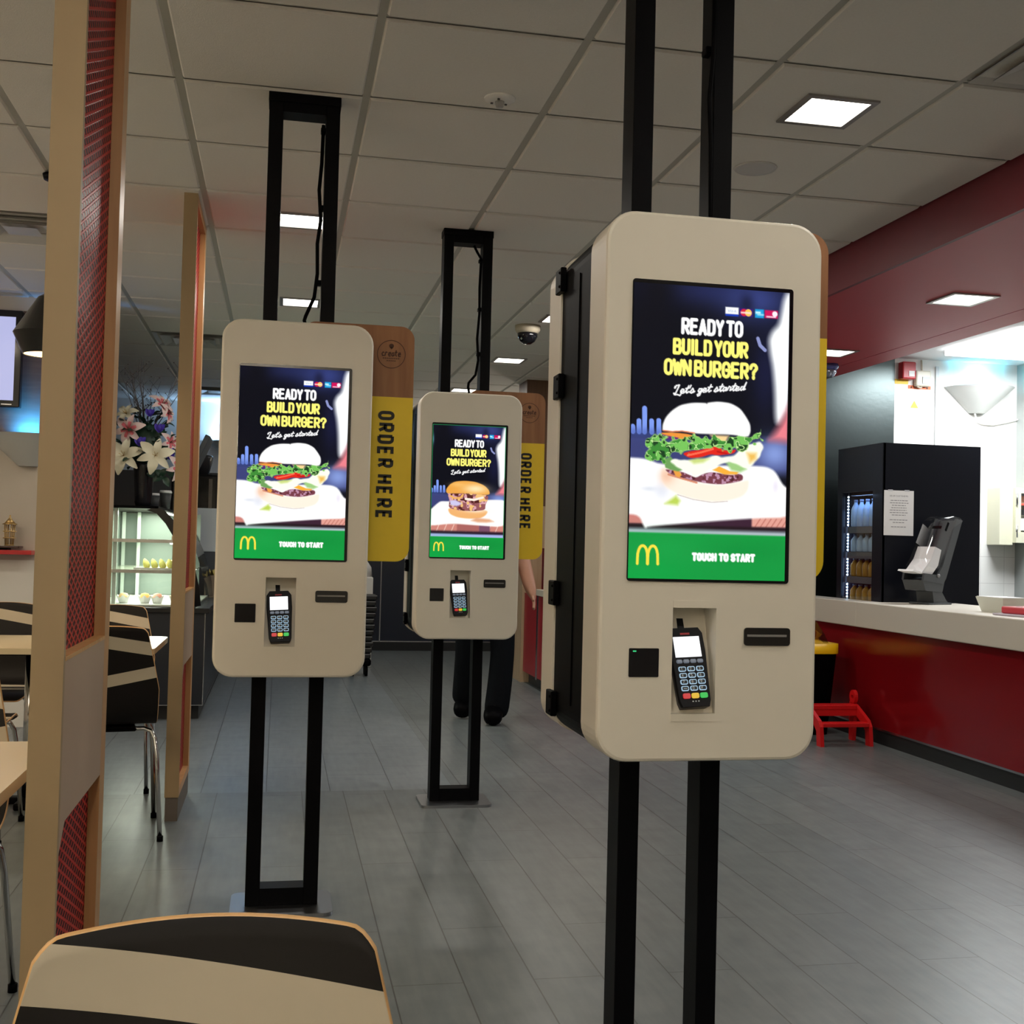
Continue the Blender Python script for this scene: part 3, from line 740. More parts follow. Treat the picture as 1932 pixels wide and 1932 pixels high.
def display_mat():
    m = bpy.data.materials.new('lit_display'); m.use_nodes = True
    nt = m.node_tree; b = nt.nodes['Principled BSDF']
    at = nt.nodes.new('ShaderNodeAttribute'); at.attribute_name = 'picture'
    b.inputs['Base Color'].default_value = (0.01, 0.01, 0.01, 1); b.inputs['Roughness'].default_value = .12
    b.inputs['Specular IOR Level'].default_value = 0.0
    nt.links.new(at.outputs['Color'], b.inputs['Emission Color']); b.inputs['Emission Strength'].default_value = 1.0
    return m
M_disp = display_mat()
SX0, SX1, SZT, SZB = -.1745, .1575, 1.7265, 1.1365
def display_mesh(kind):
    u, v, lin = make_art(kind)
    x = SX0 + u * (SX1 - SX0); z = SZT - v / VMAX * (SZT - SZB)
    co = np.stack([x, np.full_like(x, -.2535), z], -1).reshape(-1, 3)
    idx = np.arange(NU * NV).reshape(NV, NU)
    f = np.stack([idx[:-1, :-1], idx[1:, :-1], idx[1:, 1:], idx[:-1, 1:]], -1).reshape(-1, 4)
    me = bpy.data.meshes.new('display_picture'); me.from_pydata(co.tolist(), [], f.tolist())
    a = me.color_attributes.new('picture', 'FLOAT_COLOR', 'POINT')
    c4 = np.concatenate([lin.reshape(-1, 3), np.ones((NU * NV, 1))], 1).astype(np.float32)
    a.data.foreach_set('color', c4.ravel())
    me.materials.append(M_disp)
    return me

# ================================================================== ORDERING KIOSKS
HX, ZB, ZT, RC = .231, .773, 1.872, .062
M_term = mat('terminal_black', (.003, .003, .005, 1), .4, 0, .2)
M_key = mat('key_dark', (.012, .02, .028, 1), .4)
M_keyrim = emit('key_rim_glow', rgb(170, 205, 230), .75)
M_soft = emit('soft_key', rgb(150, 160, 175), .35)
M_kr, M_ky, M_kg = emit('key_red', rgb(210, 40, 45), .75), emit('key_yellow', rgb(235, 190, 40), .8), emit('key_green', rgb(40, 200, 80), .75)
M_legend = mat('legend_white', (.6, .65, .68, 1), .5)
M_tscr = emit('terminal_screen', (.95, .97, 1, 1), 1.1)
def shell_mesh(sgn):
    """white cabinet half: sgn -1 faces the viewer, +1 faces away"""
    m = MB(); bm = m.bm
    yf, yb = sgn * .25, sgn * .13
    rings = []
    for inset, y in ((.007, yf), (.0022, yf - sgn * .0022), (0, yf - sgn * .007), (0, yb), (.03, yb)):
        pts = rr(-HX + inset, HX - inset, ZB + inset, ZT - inset, RC - inset * .6, 8)
        rings.append([m.v(x * (1 if sgn < 0 else -1), y, z) for x, z in pts])
    n = len(rings[0])
    for a, b in zip(rings, rings[1:]):
        for k in range(n): m.face([a[k], a[(k + 1) % n], b[(k + 1) % n], b[k]], 0, False)
    # front face with an opening for the card terminal recess
    sx = 1 if sgn < 0 else -1
    hole = [m.v(sx * x, yf, z) for x, z in ((-.078, .868), (.014, .868), (.014, 1.079), (-.078, 1.079))]
    inner = [m.v(sx * x, yf - sgn * d, z) for x, z, d in ((-.078, .868, .012), (.014, .868, .012), (.014, 1.079, .07), (-.078, 1.079, .07))]
    eds = []
    for L in (rings[0], hole):
        for k in range(len(L)):
            e = bm.edges.get((L[k], L[(k + 1) % len(L)])) or bm.edges.new((L[k], L[(k + 1) % len(L)])); eds.append(e)
    bmesh.ops.triangle_fill(bm, edges=eds, use_beauty=True)
    for k in range(4): m.face([hole[k], hole[(k + 1) % 4], inner[(k + 1) % 4], inner[k]])
    m.face(inner)
    # flush lips above and below the recess
    m.box(*sorted((sx * -.0775, sx * .0135)), *sorted((yf, yf + sgn * .0012)), 1.0795, 1.094)
    m.box(*sorted((sx * -.0785, sx * .0145)), *sorted((yf, yf + sgn * .0015)), .853, .868)
    return m
def face_parts(root, sgn, dispmesh, led=False):
    sx = 1 if sgn < 0 else -1
    def X(a, b): return sorted((sx * a, sx * b))
    def Yr(a, b): return sorted((sgn * a, sgn * b))
    b = MB()
    b.prism([(sx * x, z) for x, z in rr(-.1765, .1665, 1.131, 1.7345, .006, 3)], 'y', sgn * .245, sgn * .2525)
    scr = b.build('screen', M_gloss, root)
    if dispmesh is not None:
        d = bpy.data.objects.new('display', dispmesh); COL.objects.link(d); d.parent = scr
        d.rotation_euler = (0, 0, 0 if sgn < 0 else PI)
    r = MB()
    r.prism([(sx * x, z) for x, z in rr(.073, .172, 1.005, 1.041, .006, 3)], 'y', sgn * .247, sgn * .2535)
    slot = r.build('receipt_slot', mat('slot_black', (.010, .009, .008, 1), .35), root)
    MB().box(*X(.079, .164), *Yr(.253, .2545), 1.023, 1.0275).build('slit', mat('slit_grey', (.25, .24, .23, 1), .4), slot)
    sc = MB()
    sc.prism([(sx * x, z) for x, z in rr(-.168, -.106, .941, .998, .002, 2)], 'y', sgn * .247, sgn * .2512)
    s = sc.build('barcode_reader', M_gloss, root)
    if led and sgn < 0: MB().box(*X(-.160, -.153), *Yr(.2512, .2517), .991, .9935).build('status_light', emit('green_led', (.05, .9, .3, 1), .7), s)
    # card terminal leaning out of the recess
    Lz, Wt = .162, .078
    t = MB()
    prof = [(-.030, 0.0), (-.034, .012), (-.036, .06), (-.039, .11), (-.038, .150), (-.030, .162), (.030, .162), (.038, .150), (.039, .11), (.036, .06), (.034, .012), (.030, 0.0)]
    fr = [t.v(x * .94, -.001, z) for x, z in prof]; md = [t.v(x, .006, z) for x, z in prof]; bk = [t.v(x * .9, .026, z) for x, z in prof]
    n = len(prof)
    for a, c in ((fr, md), (md, bk)):
        for k in range(n): t.face([a[k], a[(k + 1) % n], c[(k + 1) % n], c[k]], 0, True)
    t.face(fr); t.face(bk)
    t.box(-.010, .004, .012, .03, .158, .19)       # cable stub
    term = t.build('payment_terminal', M_term, root)
    lean = math.atan2(.055, .15)
    R = Matrix.Rotation(0 if sgn < 0 else PI, 4, 'Z') @ Matrix.Translation((-.029, -.262, .884)) @ Matrix.Rotation(-lean, 4, 'X') @ Matrix.Rotation(math.radians(-3), 4, 'Y')
    term.matrix_local = R
    MB().box(-.0285, .0265, -.0035, .001, .101, .143).build('terminal_screen', M_tscr, term)
    for k in range(4):
        x = -.0285 + k * .0148
        MB().box(x, x + .0128, -.0035, .001, .0885, .0965, 0, .002, 1).build('soft_key', M_soft, term)
    legends = ['1', '2', '3', '4', '5', '6', '7', '8', '9', None, '0', 'F']
    for q in range(12):
        rr_, c = divmod(q, 3)
        x, z = -.0265 + c * .0188, .0715 - rr_ * .0132
        kb = MB()
        kb.prism(rr(x, x + .0155, z, z + .0100, .003, 3), 'y', -.0030, .001, 0)
        kb.prism(rr(x + .0017, x + .0138, z + .0017, z + .0083, .002, 3), 'y', -.0036, -.0025, 1)
        leg = kb
        if legends[q]:
            for st in FONT[legends[q]]:
                leg.ribbon([(x + .0045 + p[0] * .005, z + .0026 + p[1] * .0048) for p in st], .0009, lambda a, bb, d: (a, -.0037 - d, bb), .0003, 2)
        else: leg.box(x + .004, x + .0115, -.004, -.0037, z + .0042, z + .0054, 2)
        kb.build('key', [M_keyrim, M_key, M_legend], term)
    for c, mm in enumerate((M_kr, M_ky, M_kg)):
        x, z = -.0255 + c * .0182, .0165
        kb = MB(); kb.prism(rr(x, x + .0155, z, z + .0105, .003, 3), 'y', -.0036, .001); kb.build('key', mm, term)
    for c in range(3):
        MB().box(-.007 + c * .006, -.0045 + c * .006, -.0018, -.0008, .0095, .0118).build('status_lamp', M_legend, term)
    MB().box(-.012, .008, -.0018, -.0006, .1475, .1515).build('maker_mark', mat('mark_red', (.4, .02, .03, 1), .4), term)
    return scr

def make_kiosk(loc, label, disp, sdx=0.0):
    t = thing('ordering_kiosk', label, 'ordering kiosk', loc, 0, 'ordering kiosks on twin black posts')
    f = MB()
    for s in (-1, 1): f.box(s * .0925 - .023, s * .0925 + .023, -.03, .05, .012, CEIL, 0, .0015, 1)
    f.box(-.0695, .0695, -.03, .05, .012, .068); f.box(-.0695, .0695, -.03, .05, CEIL - .062, CEIL)
    f.build('post_frame', M_blk, t)
    p = MB(); p.prism(rr(-.162, .162, -.125, .125, .03, 5), 'z', 0, .012)
    p.build('base_plate', M_plate, t)
    c = MB(); c.prism(rr(-.118, .118, -.036, .056, .004, 2), 'z', CEIL - .03, CEIL - .0005)
    c.build('ceiling_collar', M_blk, t)
    shell_mesh(-1).build('front_cabinet', M_shell, t)
    shell_mesh(1).build('rear_cabinet', M_shell, t)
    k = MB(); k.prism(rr(-HX + .004, HX - .004, ZB + .004, ZT - .004, RC, 8), 'y', -.13, .13)
    k.box(-HX + .0015, -HX + .006, -.03, -.027, ZB + .08, ZT - .08)
    k.build('centre_housing', M_core, t)
    for z in (1.806, 1.562, 1.09, .84):
        h = MB(); h.box(-HX - .010, -HX + .004, .098, .150, z - .028, z + .028, 0, .002, 1)
        for dz in (-.016, .016): h.sphere((-HX - .010, .108, z + dz), .0035, 0, 8, 6)
        h.build('hinge', M_core, t)
    face_parts(t, -1, disp, sdx != 0); face_parts(t, 1, ART1)
    # sign board
    b = MB(); sb = .052
    out = rr(.012, .380, 1.133, 1.912, .045, 8)
    low = [q for q in out if q[1] < 1.5]; hi = [q for q in out if q[1] >= 1.5]
    zs = 1.676
    # rr order: top right, top left, bottom left, bottom right
    b.prism(hi + [(.012, zs), (.380, zs)], 'y', -.060, -.040, 0)
    b.prism([(.380, zs), (.012, zs)] + low, 'y', -.060, -.040, 1)
    sg = b.build('sign_board', [M_signwood, M_yellow], t, (sdx, 0, 0))
    for word, a0, a1 in (('ORDER', .003, .180), ('HERE', .213, .351)):
        lt = MB()
        for st in text_strokes(word, a0, a1, .001, .044, gap=.60):
            lt.ribbon(st, .0105, lambda a, bb, d: (.270 + bb, -.060 - d, 1.627 - a), .0012)
        lt.build('lettering', M_ink, sg)
    em = MB()
    ring = [(.304 + .046 * math.cos(2 * PI * q / 40), 1.818 + .046 * math.sin(2 * PI * q / 40)) for q in range(41)]
    em.ribbon(ring, .0022, lambda a, bb, d: (a, -.060 - d, bb), .0008)
    em.prism([(.304 + .008 * math.cos(a * PI / 8), 1.846 + .007 * math.sin(a * PI / 8)) for a in range(16)], 'y', -.0608, -.060)
    em.prism([(.297, 1.842), (.304, 1.834), (.311, 1.842)], 'y', -.0608, -.060)
    sc_ = {'c': [[(.36, .5), (.2, .6), (.04, .35), (.12, .05), (.38, .1)]], 'r': [[(0, .02), (.1, .55), (.16, .62), (.34, .55)]], 'e': [[(.04, .28), (.34, .35), (.3, .58), (.12, .55), (.04, .25), (.14, .02), (.38, .1)]],
           'a': [[(.34, .55), (.1, .5), (.04, .15), (.18, .04), (.34, .3), (.36, .58), (.36, .05)]], 't': [[(.2, .95), (.12, .2), (.3, .05)], [(.02, .62), (.36, .66)]]}
    xx = .272
    for ch in 'create':
        for st in sc_[ch]: em.ribbon([(xx + p[0] * .024, 1.811 + p[1] * .022) for p in st], .0036, lambda a, bb, d: (a, -.060 - d, bb), .0008)
        xx += .0108
    for q in range(9): em.box(.276 + q * .0063, .280 + q * .0063, -.0606, -.060, 1.8025, 1.8062)
    for q in range(5): em.box(.289 + q * .0063, .293 + q * .0063, -.0606, -.060, 1.7945, 1.798)
    em.build('emblem', M_brown, sg)
    return t
def kiosk_cable(t, path, clips):
    c = MB(); c.tube(path, .006, 8); cb = c.build('power_cable', M_core, t)
    for z in clips: MB().box(.054, .072, -.02, .012, z - .008, z + .008, 0, .002, 1).build('cable_clip', M_core, cb)
ART1, ART2 = display_mesh(1), display_mesh(2)
kL = make_kiosk((.0415, 3.887, 0), 'left ordering kiosk with burger screen on black posts, yellow ORDER HERE sign at its side', ART1)
kiosk_cable(kL, [(.062, -.005, 2.58), (.060, -.008, 2.45), (.054, -.01, 2.36), (.062, -.008, 2.26), (.053, -.01, 2.18), (.056, -.01, 2.08), (.048, -.012, 2.0), (.022, -.015, 1.935), (.018, -.02, 1.92), (.034, -.02, 1.86)], (2.56, 2.30, 2.05))
kC = make_kiosk((.828, 5.357, 0), 'middle and furthest ordering kiosk, with a golden bun burger on its screen', ART2)
kiosk_cable(kC, [(.03, -.005, 2.60), (.045, -.008, 2.57), (.064, -.008, 2.54), (.060, -.01, 2.40), (.062, -.01, 2.28), (.054, -.012, 2.16), (.062, -.01, 2.06), (.05, -.015, 1.99), (.018, -.02, 1.95), (.016, -.02, 1.93), (.03, -.02, 1.86)], (2.53, 2.30, 2.09))
kR = make_kiosk((.853, 2.46, 0), 'nearest and largest ordering kiosk on the right, its wood and yellow sign seen edge on', ART1, -.042)
kiosk_cable(kR, [(.066, -.034, 2.62), (.066, -.034, 2.3), (.058, -.036, 2.2), (.064, -.034, 2.1), (.066, -.034, 1.9), (.045, -.036, 1.905), (.025, -.038, 1.895), (.018, -.038, 1.86)], (2.32, 1.93))

# ================================================================== WOODEN SCREENS
def mesh_mat():
    m = bpy.data.materials.new('red_woven_mesh'); m.use_nodes = True
    nt = m.node_tree; b = nt.nodes['Principled BSDF']; b.inputs['Roughness'].default_value = .42; b.inputs['Specular IOR Level'].default_value = .08
    tc = nt.nodes.new('ShaderNodeTexCoord'); sp = nt.nodes.new('ShaderNodeSeparateXYZ'); nt.links.new(tc.outputs['Object'], sp.inputs[0])
    cbn = nt.nodes.new('ShaderNodeCombineXYZ'); nt.links.new(sp.outputs[1], cbn.inputs[0]); nt.links.new(sp.outputs[2], cbn.inputs[1])
    def mth(op, x, y=None, z=None):
        n = nt.nodes.new('ShaderNodeMath'); n.operation = op
        for i, q in enumerate((x, y, z)):
            if q is None: continue
            if isinstance(q, (int, float)): n.inputs[i].default_value = q
            else: nt.links.new(q, n.inputs[i])
        return n.outputs[0]
    def cell(o):
        fy = mth('ABSOLUTE', mth('SUBTRACT', mth('FRACT', mth('MULTIPLY_ADD', sp.outputs[1], 1 / .050, o + 20)), .5))
        fz = mth('ABSOLUTE', mth('SUBTRACT', mth('FRACT', mth('MULTIPLY_ADD', sp.outputs[2], 1 / .022, o + 20)), .5))
        return mth('ADD', mth('MULTIPLY', fy, 2.0), mth('MULTIPLY', fz, 2.0))
    dm = mth('MINIMUM', cell(0.0), cell(0.5))
    mr = nt.nodes.new('ShaderNodeMapRange'); mr.inputs[1].default_value = .56; mr.inputs[2].default_value = .80
    nt.links.new(dm, mr.inputs[0])
    mx = nt.nodes.new('ShaderNodeMixRGB'); nt.links.new(mr.outputs[0], mx.inputs[0])
    mx.inputs[1].default_value = (.045, .002, .003, 1); mx.inputs[2].default_value = (.48, .030, .024, 1)
    nt.links.new(mx.outputs[0], b.inputs['Base Color'])
    bp = nt.nodes.new('ShaderNodeBump'); bp.inputs['Strength'].default_value = .5; bp.inputs['Distance'].default_value = .004
    nt.links.new(mr.outputs[0], bp.inputs['Height'])
    nt.links.new(bp.outputs['Normal'], b.inputs['Normal'])
    return m
M_mesh = mesh_mat()
def make_screen(loc, label):
    t = thing('wooden_screen', label, 'room divider', loc, 0, 'wooden screens with red mesh panels')
    fr = MB(); W, D = .056, .59
    def post(y0, y1, z0, z1, mi): fr.box(-W, 0, y0, y1, z0, z1, mi)
    def ring(y0, y1, z0, z1):  pass
    # stiles and rails; front face beige laminate, reveals in beech
    fr.box(-W, 0, 0, .022, .1, CEIL, 0)
    fr.box(-W, 0, .52, D, .1, CEIL, 1)
    fr.box(-W, 0, .022, .52, .648, .965, 2)
    fr.box(-W, 0, .022, .52, .1, .135, 1)
    fr.box(-W, 0, .022, .52, CEIL - .04, CEIL, 1)
    # chamfer lips of the openings
    fr.prism([(.022, .648), (.075, .648), (.022, .60)], 'x', -W, 0, 2)
    fr.box(-W - .001, .001, .022, .52, .958, .9655, 3)
    fr.box(-W - .0008, .0008, -.001, .006, .1, CEIL - .001, 0)
    fr.build('frame', [M_plyface, wood('beech_reveal', rgb(184, 138, 88), rgb(204, 158, 106), .4), M_plygrey, M_plyedge], t)
    p = MB(); p.box(-W / 2 - .004, -W / 2 + .004, .022, .52, .965, CEIL - .04); p.build('upper_mesh_panel', M_mesh, t)
    p = MB(); p.box(-W / 2 - .004, -W / 2 + .004, .022, .52, .135, .648); p.build('lower_mesh_panel', M_mesh, t)
    p = MB(); p.box(-W + .002, -.002, .004, D - .01, 0, .1); p.build('plinth', mat('plinth_taupe', (.12, .10, .085, 1), .6), t)
    return t
s1 = make_screen((-.386, 2.28, 0), 'near wooden screen with red woven panel, standing at the left edge')
s2 = dup(s1, (-.384, 5.09, 0), 0, 'further wooden screen, slim and edge on beside the cake cabinet')

# ================================================================== CHAIRS AND TABLES
def chair_mat():
    m = bpy.data.materials.new('striped_laminate'); m.use_nodes = True
    nt = m.node_tree; b = nt.nodes['Principled BSDF']; b.inputs['Roughness'].default_value = .55; b.inputs['Specular IOR Level'].default_value = .22
    uv = nt.nodes.new('ShaderNodeUVMap'); uv.uv_map = 'layout'
    sp = nt.nodes.new('ShaderNodeSeparateXYZ'); nt.links.new(uv.outputs[0], sp.inputs[0])
    def M(op, a, b_=None, c=None):
        n = nt.nodes.new('ShaderNodeMath'); n.operation = op
        for i, x in enumerate((a, b_, c)):
            if x is None: continue
            if isinstance(x, (int, float)): n.inputs[i].default_value = x
            else: nt.links.new(x, n.inputs[i])
        return n.outputs[0]
    tot = None
    # bands: v position at u=0, slope, half thickness
    for (v0, sl, ht) in ((.066, .18, .026), (.225, -.20, .024), (.475, .06, .022), (.56, -.03, .009), (.60, .02, .012)):
        d = M('ABSOLUTE', M('SUBTRACT', sp.outputs[1], M('MULTIPLY_ADD', sp.outputs[0], sl, v0)))
        k = M('LESS_THAN', d, ht)
        tot = k if tot is None else M('MAXIMUM', tot, k)
    mx = nt.nodes.new('ShaderNodeMixRGB'); nt.links.new(tot, mx.inputs[0])
    mx.inputs[1].default_value = (.007, .0055, .005, 1); mx.inputs[2].default_value = (.52, .46, .35, 1)
    nt.links.new(mx.outputs[0], b.inputs['Base Color'])
    return m
M_stripe = chair_mat()
def chair_proto(loc, rz, label):
    t = thing('dining_chair', label, 'chair', loc, rz, 'bent ply dining chairs')
    # profile from top of back (s=0) to seat front, local: chair faces -y
    prof = [(.245, .850), (.225, .76), (.207, .68), (.192, .60), (.178, .53), (.160, .485), (.125, .458), (.07, .447), (.0, .445), (-.10, .449), (-.17, .449), (-.205, .440), (-.228, .415)]
    P = [Vector((0, a, b)) for a, b in prof]
    S = [0]
    for a, b in zip(P, P[1:]): S.append(S[-1] + (b - a).length)
    L = S[-1]
    def at(s):
        s = min(max(s, 0), L)
        for i in range(len(S) - 1):
            if s <= S[i + 1] + 1e-9:
                f = (s - S[i]) / (S[i + 1] - S[i]); return P[i].lerp(P[i + 1], f), (P[i + 1] - P[i]).normalized()
        return P[-1], (P[-1] - P[-2]).normalized()
    def smooth_at(s):
        ds = .02; a = at(s - ds)[0]; b = at(s)[0]; c = at(s + ds)[0]
        pos = (a + b * 2 + c) / 4 if ds < s < L - ds else b
        tg = (at(min(s + ds, L))[0] - at(max(s - ds, 0))[0]).normalized()
        return pos, tg
    def halfw(s):
        if s < .26: return .140 + (.199 - .140) * (s / .26) ** .92
        if s > L - .2: return .199 - .008 * ((s - L + .2) / .2)
        return .199
    m = MB(); uvl = m.bm.loops.layers.uv.new('layout')
    NS, NT = 44, 28; th = .0052
    def grid(inset, off):
        rows = []
        for i in range(NS + 1):
            row = []
            for j in range(NT + 1):
                q = -1 + 2 * j / NT
                q = math.copysign(1 - (1 - abs(q)) ** 1.9, q)
                # squeeze samples towards the side so corners are round
                top = .012 * q * q + .018 * max(0, (abs(q) - .86) / .14) ** 3 + inset
                bot = L - .03 * max(0, (abs(q) - .8) / .2) ** 2.4 - inset
                s = top + (bot - top) * i / NS
                hw = halfw(s) - inset
                pos, tg = smooth_at(s)
                nrm = Vector((0, -tg.z, tg.y))    # towards the sitter / up
                if nrm.z < -.2 or nrm.y > .9: nrm = -nrm
                curve = (.016 * (1 - q * q)) * max(0, 1 - s / .45)   # hollow back
                p = pos + Vector((q * hw, curve, 0)) + nrm * off
                row.append((m.bm.verts.new(p), q * hw, s))
            rows.append(row)
        return rows
    F, Mi, B = grid(.0028, th), grid(0, 0), grid(.0028, -th)
    def face4(qs, mi, flip):
        f = m.face([a[0] for a in qs], mi, True)
        if f:
            for lp in f.loops:
                for a in qs:
                    if a[0] is lp.vert: lp[uvl].uv = ((-a[1] if flip else a[1]), a[2])
    for i in range(NS):
        for j in range(NT):
            face4([F[i][j], F[i][j + 1], F[i + 1][j + 1], F[i + 1][j]], 0, False)
            face4([B[i][j], B[i + 1][j], B[i + 1][j + 1], B[i][j + 1]], 0, True)
    def bd(G):
        r = [G[0][j] for j in range(NT + 1)] + [G[i][NT] for i in range(1, NS + 1)] + [G[NS][j] for j in range(NT - 1, -1, -1)] + [G[i][0] for i in range(NS - 1, 0, -1)]
        return r
    for A, C in ((bd(F), bd(Mi)), (bd(Mi), bd(B))):
        n = len(A)
        for k in range(n): face4([A[k], A[(k + 1) % n], C[(k + 1) % n], C[k]], 1, False)
    for row in Mi[1:-1]:
        for a in row[1:-1]: m.bm.verts.remove(a[0])
    m.build('seat_shell', [M_stripe, wood('chair_edge', rgb(204, 158, 100), rgb(220, 176, 118), .4, 'x')], t)
    for sx in (-1, 1):
        for (yb, yf) in ((-.12, -.205), (.10, .20)):
            l = MB()
            l.tube([(sx * .03, yb, .430), (sx * .15, yb, .428), (sx * .178, yb + (yf - yb) * .08, .418), (sx * .192, yb + (yf - yb) * .2, .39), (sx * .200, yb + (yf - yb) * .35, .33), (sx * .218, yf, .012)], .0092, 10)
            leg = l.build('leg', M_chrome, t)
            MB().lathe([(.0125, 0), (.0125, .02), (.0108, .022)], (sx * .2185, yf, 0), 12).build('foot_cap', M_core, leg)
    f = MB(); f.box(-.12, .12, -.14, .12, .420, .434, 0, .004, 1); f.build('under_frame', M_core, t)
    return t
cA = chair_proto((-.050, .83, .006), 0, 'foreground dining chair back with cream band, cut by the bottom edge')
FA = PI  # faces away from the viewer
dup(cA, (-.865, 3.05, 0), 0, 'near left dining chair cut by the picture edge, behind the glossy table')
dup(cA, (-.672, 4.93, 0), FA + .16, 'dining chair seen from behind between the two wooden screens, on this side of its table')
dup(cA, (-.790, 5.86, 0), 0, 'dining chair across the table, cream banded back top below the cake cabinet')
dup(cA, (-1.235, 4.95, 0), FA, 'dining chair seen from behind at the left edge, mostly hidden by the near chair')
dup(cA, (-1.330, 5.96, 0), 0, 'far dining chair at the left edge with cream band below the white wall')
def make_table(loc, sx, sy, label):
    t = thing('dining_table', label, 'table', loc, 0, 'cream topped dining tables')
    m = MB(); m.prism(rr(-sx / 2, sx / 2, -sy / 2, sy / 2, .05, 6), 'z', .690, .715); m.build('tabletop', [M_cream], t)
    MB().lathe([(.03, .02), (.03, .69)], n=18).build('column', M_chrome, t)
    b = MB(); b.box(-.16, .16, -.03, .03, .0, .03, 0, .008); b.box(-.03, .03, -.16, .16, .0, .03, 0, .008); b.build('base', M_core, t)
    m = MB(); m.box(-.2, .2, -.2, .2, .672, .690); m.build('top_bracket', M_core, t)
    return t
make_table((-1.03, 2.53, 0), 1.08, .66, 'near dining table with bright lamp reflection at the left edge')
make_table((-1.06, 5.50, 0), 1.10, .68, 'further dining table with cream top between facing chairs')

# ================================================================== DINING WALL: TV, SCONCE, SHELF, PENDANT
t = thing('television', 'wall television with pale lavender screen at the left edge', 'television', (-2.09, 7.60, 1.965))
m = MB(); m.box(-.505, .505, -.06, .0, 0, .597, 0, .006); m.build('casing', M_gloss, t)
m = MB(); m.box(-.467, .467, -.062, -.058, .042, .555); m.build('tv_screen', emit('tv_glow', rgb(186, 190, 236), .85), t)
m = MB(); m.box(.40, .46, -.063, -.06, .014, .020); m.build('maker_badge', M_steel, t)
m = MB(); m.box(-.1, .1, 0, .05, .2, .4); m.build('wall_bracket', M_core, t)
def make_sconce(loc, label, power, col, rz=0, tilt=132):
    t = thing('wall_sconce', label, 'wall light', loc, rz, 'half cone wall uplights')
    m = MB()
    m.lathe([(.062, 0), (.27, .19)], n=24, a0=PI, a1=2 * PI)
    m.lathe([(.055, .003), (.262, .19)], n=24, a0=PI, a1=2 * PI)
    m.lathe([(.262, .19), (.27, .19)], n=24, a0=PI, a1=2 * PI)
    m.lathe([(.0, .001), (.06, .001)], n=24, a0=PI, a1=2 * PI)
    m.box(-.06, .06, -.004, .0, -.0, .05)
    m.build('shade', mat('sconce_white', (.62, .64, .62, 1), .5), t)
    b = MB(); b.tube([(-.05, -.05, .13), (.05, -.05, .13)], .010, 8); b.build('tube_lamp', emit('sconce_' + label[:6], (col[0], col[1], col[2], 1), 4), t)
    area(t, (0, -.075, .165), .13, power, col, (math.radians(tilt), 0, 0), math.radians(110) if tilt < 160 else None)
    return t
make_sconce((-1.535, 7.645, 1.612), 'half cone wall light glowing blue under the television', P_SCONCE, (.03, .35, 1.0))
t = tag(MB().box(-3.2, -1.478, 7.50, 7.645, 1.066, 1.092, 0, .002).build('wall_shelf', mat('shelf_red', (.5, .012, .016, 1), .3)), 'red wall ledge with an ornament on it, above the white dado', 'shelf')
t = thing('shelf_tray', 'dark brown tray lying on the red ledge', 'tray', (-1.77, 7.57, 1.092))
m = MB(); m.box(-.3, .22, -.06, .06, .012, .026, 0, .004); m.build('top', mat('tray_brown', (.05, .02, .015, 1), .3), t)
m = MB(); m.box(-.25, -.2, -.05, .05, 0, .012); m.box(.1, .15, -.05, .05, 0, .012); m.build('runner', M_core, t)
t = thing('lantern_ornament', 'small golden lantern ornament on the dark tray', 'ornament', (-1.62, 7.57, 1.118))
M_gold = mat('gold_metal', (.55, .38, .16, 1), .3, .8)
m = MB()
for z, r in ((0, .028), (.045, .038), (.085, .040), (.13, .042)): m.lathe([(r * .3, z), (r, z), (r, z + .006), (r * .3, z + .006)], n=16)
for k in range(6):
    a = k * PI / 3; m.tube([(.022 * math.cos(a), .022 * math.sin(a), 0), (.03 * math.cos(a), .03 * math.sin(a), .135)], .0035, 6)
m.build('cage', M_gold, t)
m = MB(); m.lathe([(.034, .136), (.015, .16), (.004, .175), (.006, .185), (0, .19)], n=16); m.build('finial', M_gold, t)
# pendant lamp
t = thing('pendant_lamp', 'black double cone pendant lamp glowing orange beside the near wooden screen', 'pendant lamp', (-.945, 5.0, CEIL))
zz = 2.01 - CEIL
m = MB()
for a_, b_ in (((.018, zz + .17), (.05, zz + .15)), ((.05, zz + .15), (.14, zz)), ((.14, zz), (.100, zz - .085))): m.lathe([a_, b_], n=32, cap=False)
m.lathe([(.096, zz - .085), (.134, zz), (.045, zz + .145)], n=32, cap=False)
m.lathe([(.096, zz - .085), (.100, zz - .085)], n=32, cap=False)
m.build('lamp_shade', mat('shade_black', (.010, .010, .010, 1), .28), t)
m = MB(); m.tube([(0, 0, zz + .16), (0, 0, 0)], .004, 8); m.build('cord', M_core, t)
m = MB(); m.lathe([(0, -.025), (.045, -.02), (.05, 0)], n=20); m.build('ceiling_rose', M_core, t)
m = MB(); m.lathe([(0, zz - .082), (.097, zz - .082)], n=32); m.build('glowing_diffuser', emit('pendant_glow', (1.0, .66, .28, 1), 5), t)
area(t, (0, 0, zz - .09), .14, P_PENDANT, (1.0, .68, .34))
t2 = dup(t, (-1.9, 2.4, CEIL), None, 'black double cone pendant lamp over the near left table, outside the picture')
area(t2, (0, 0, zz - .09), .14, P_PENDANT, (1.0, .68, .34))

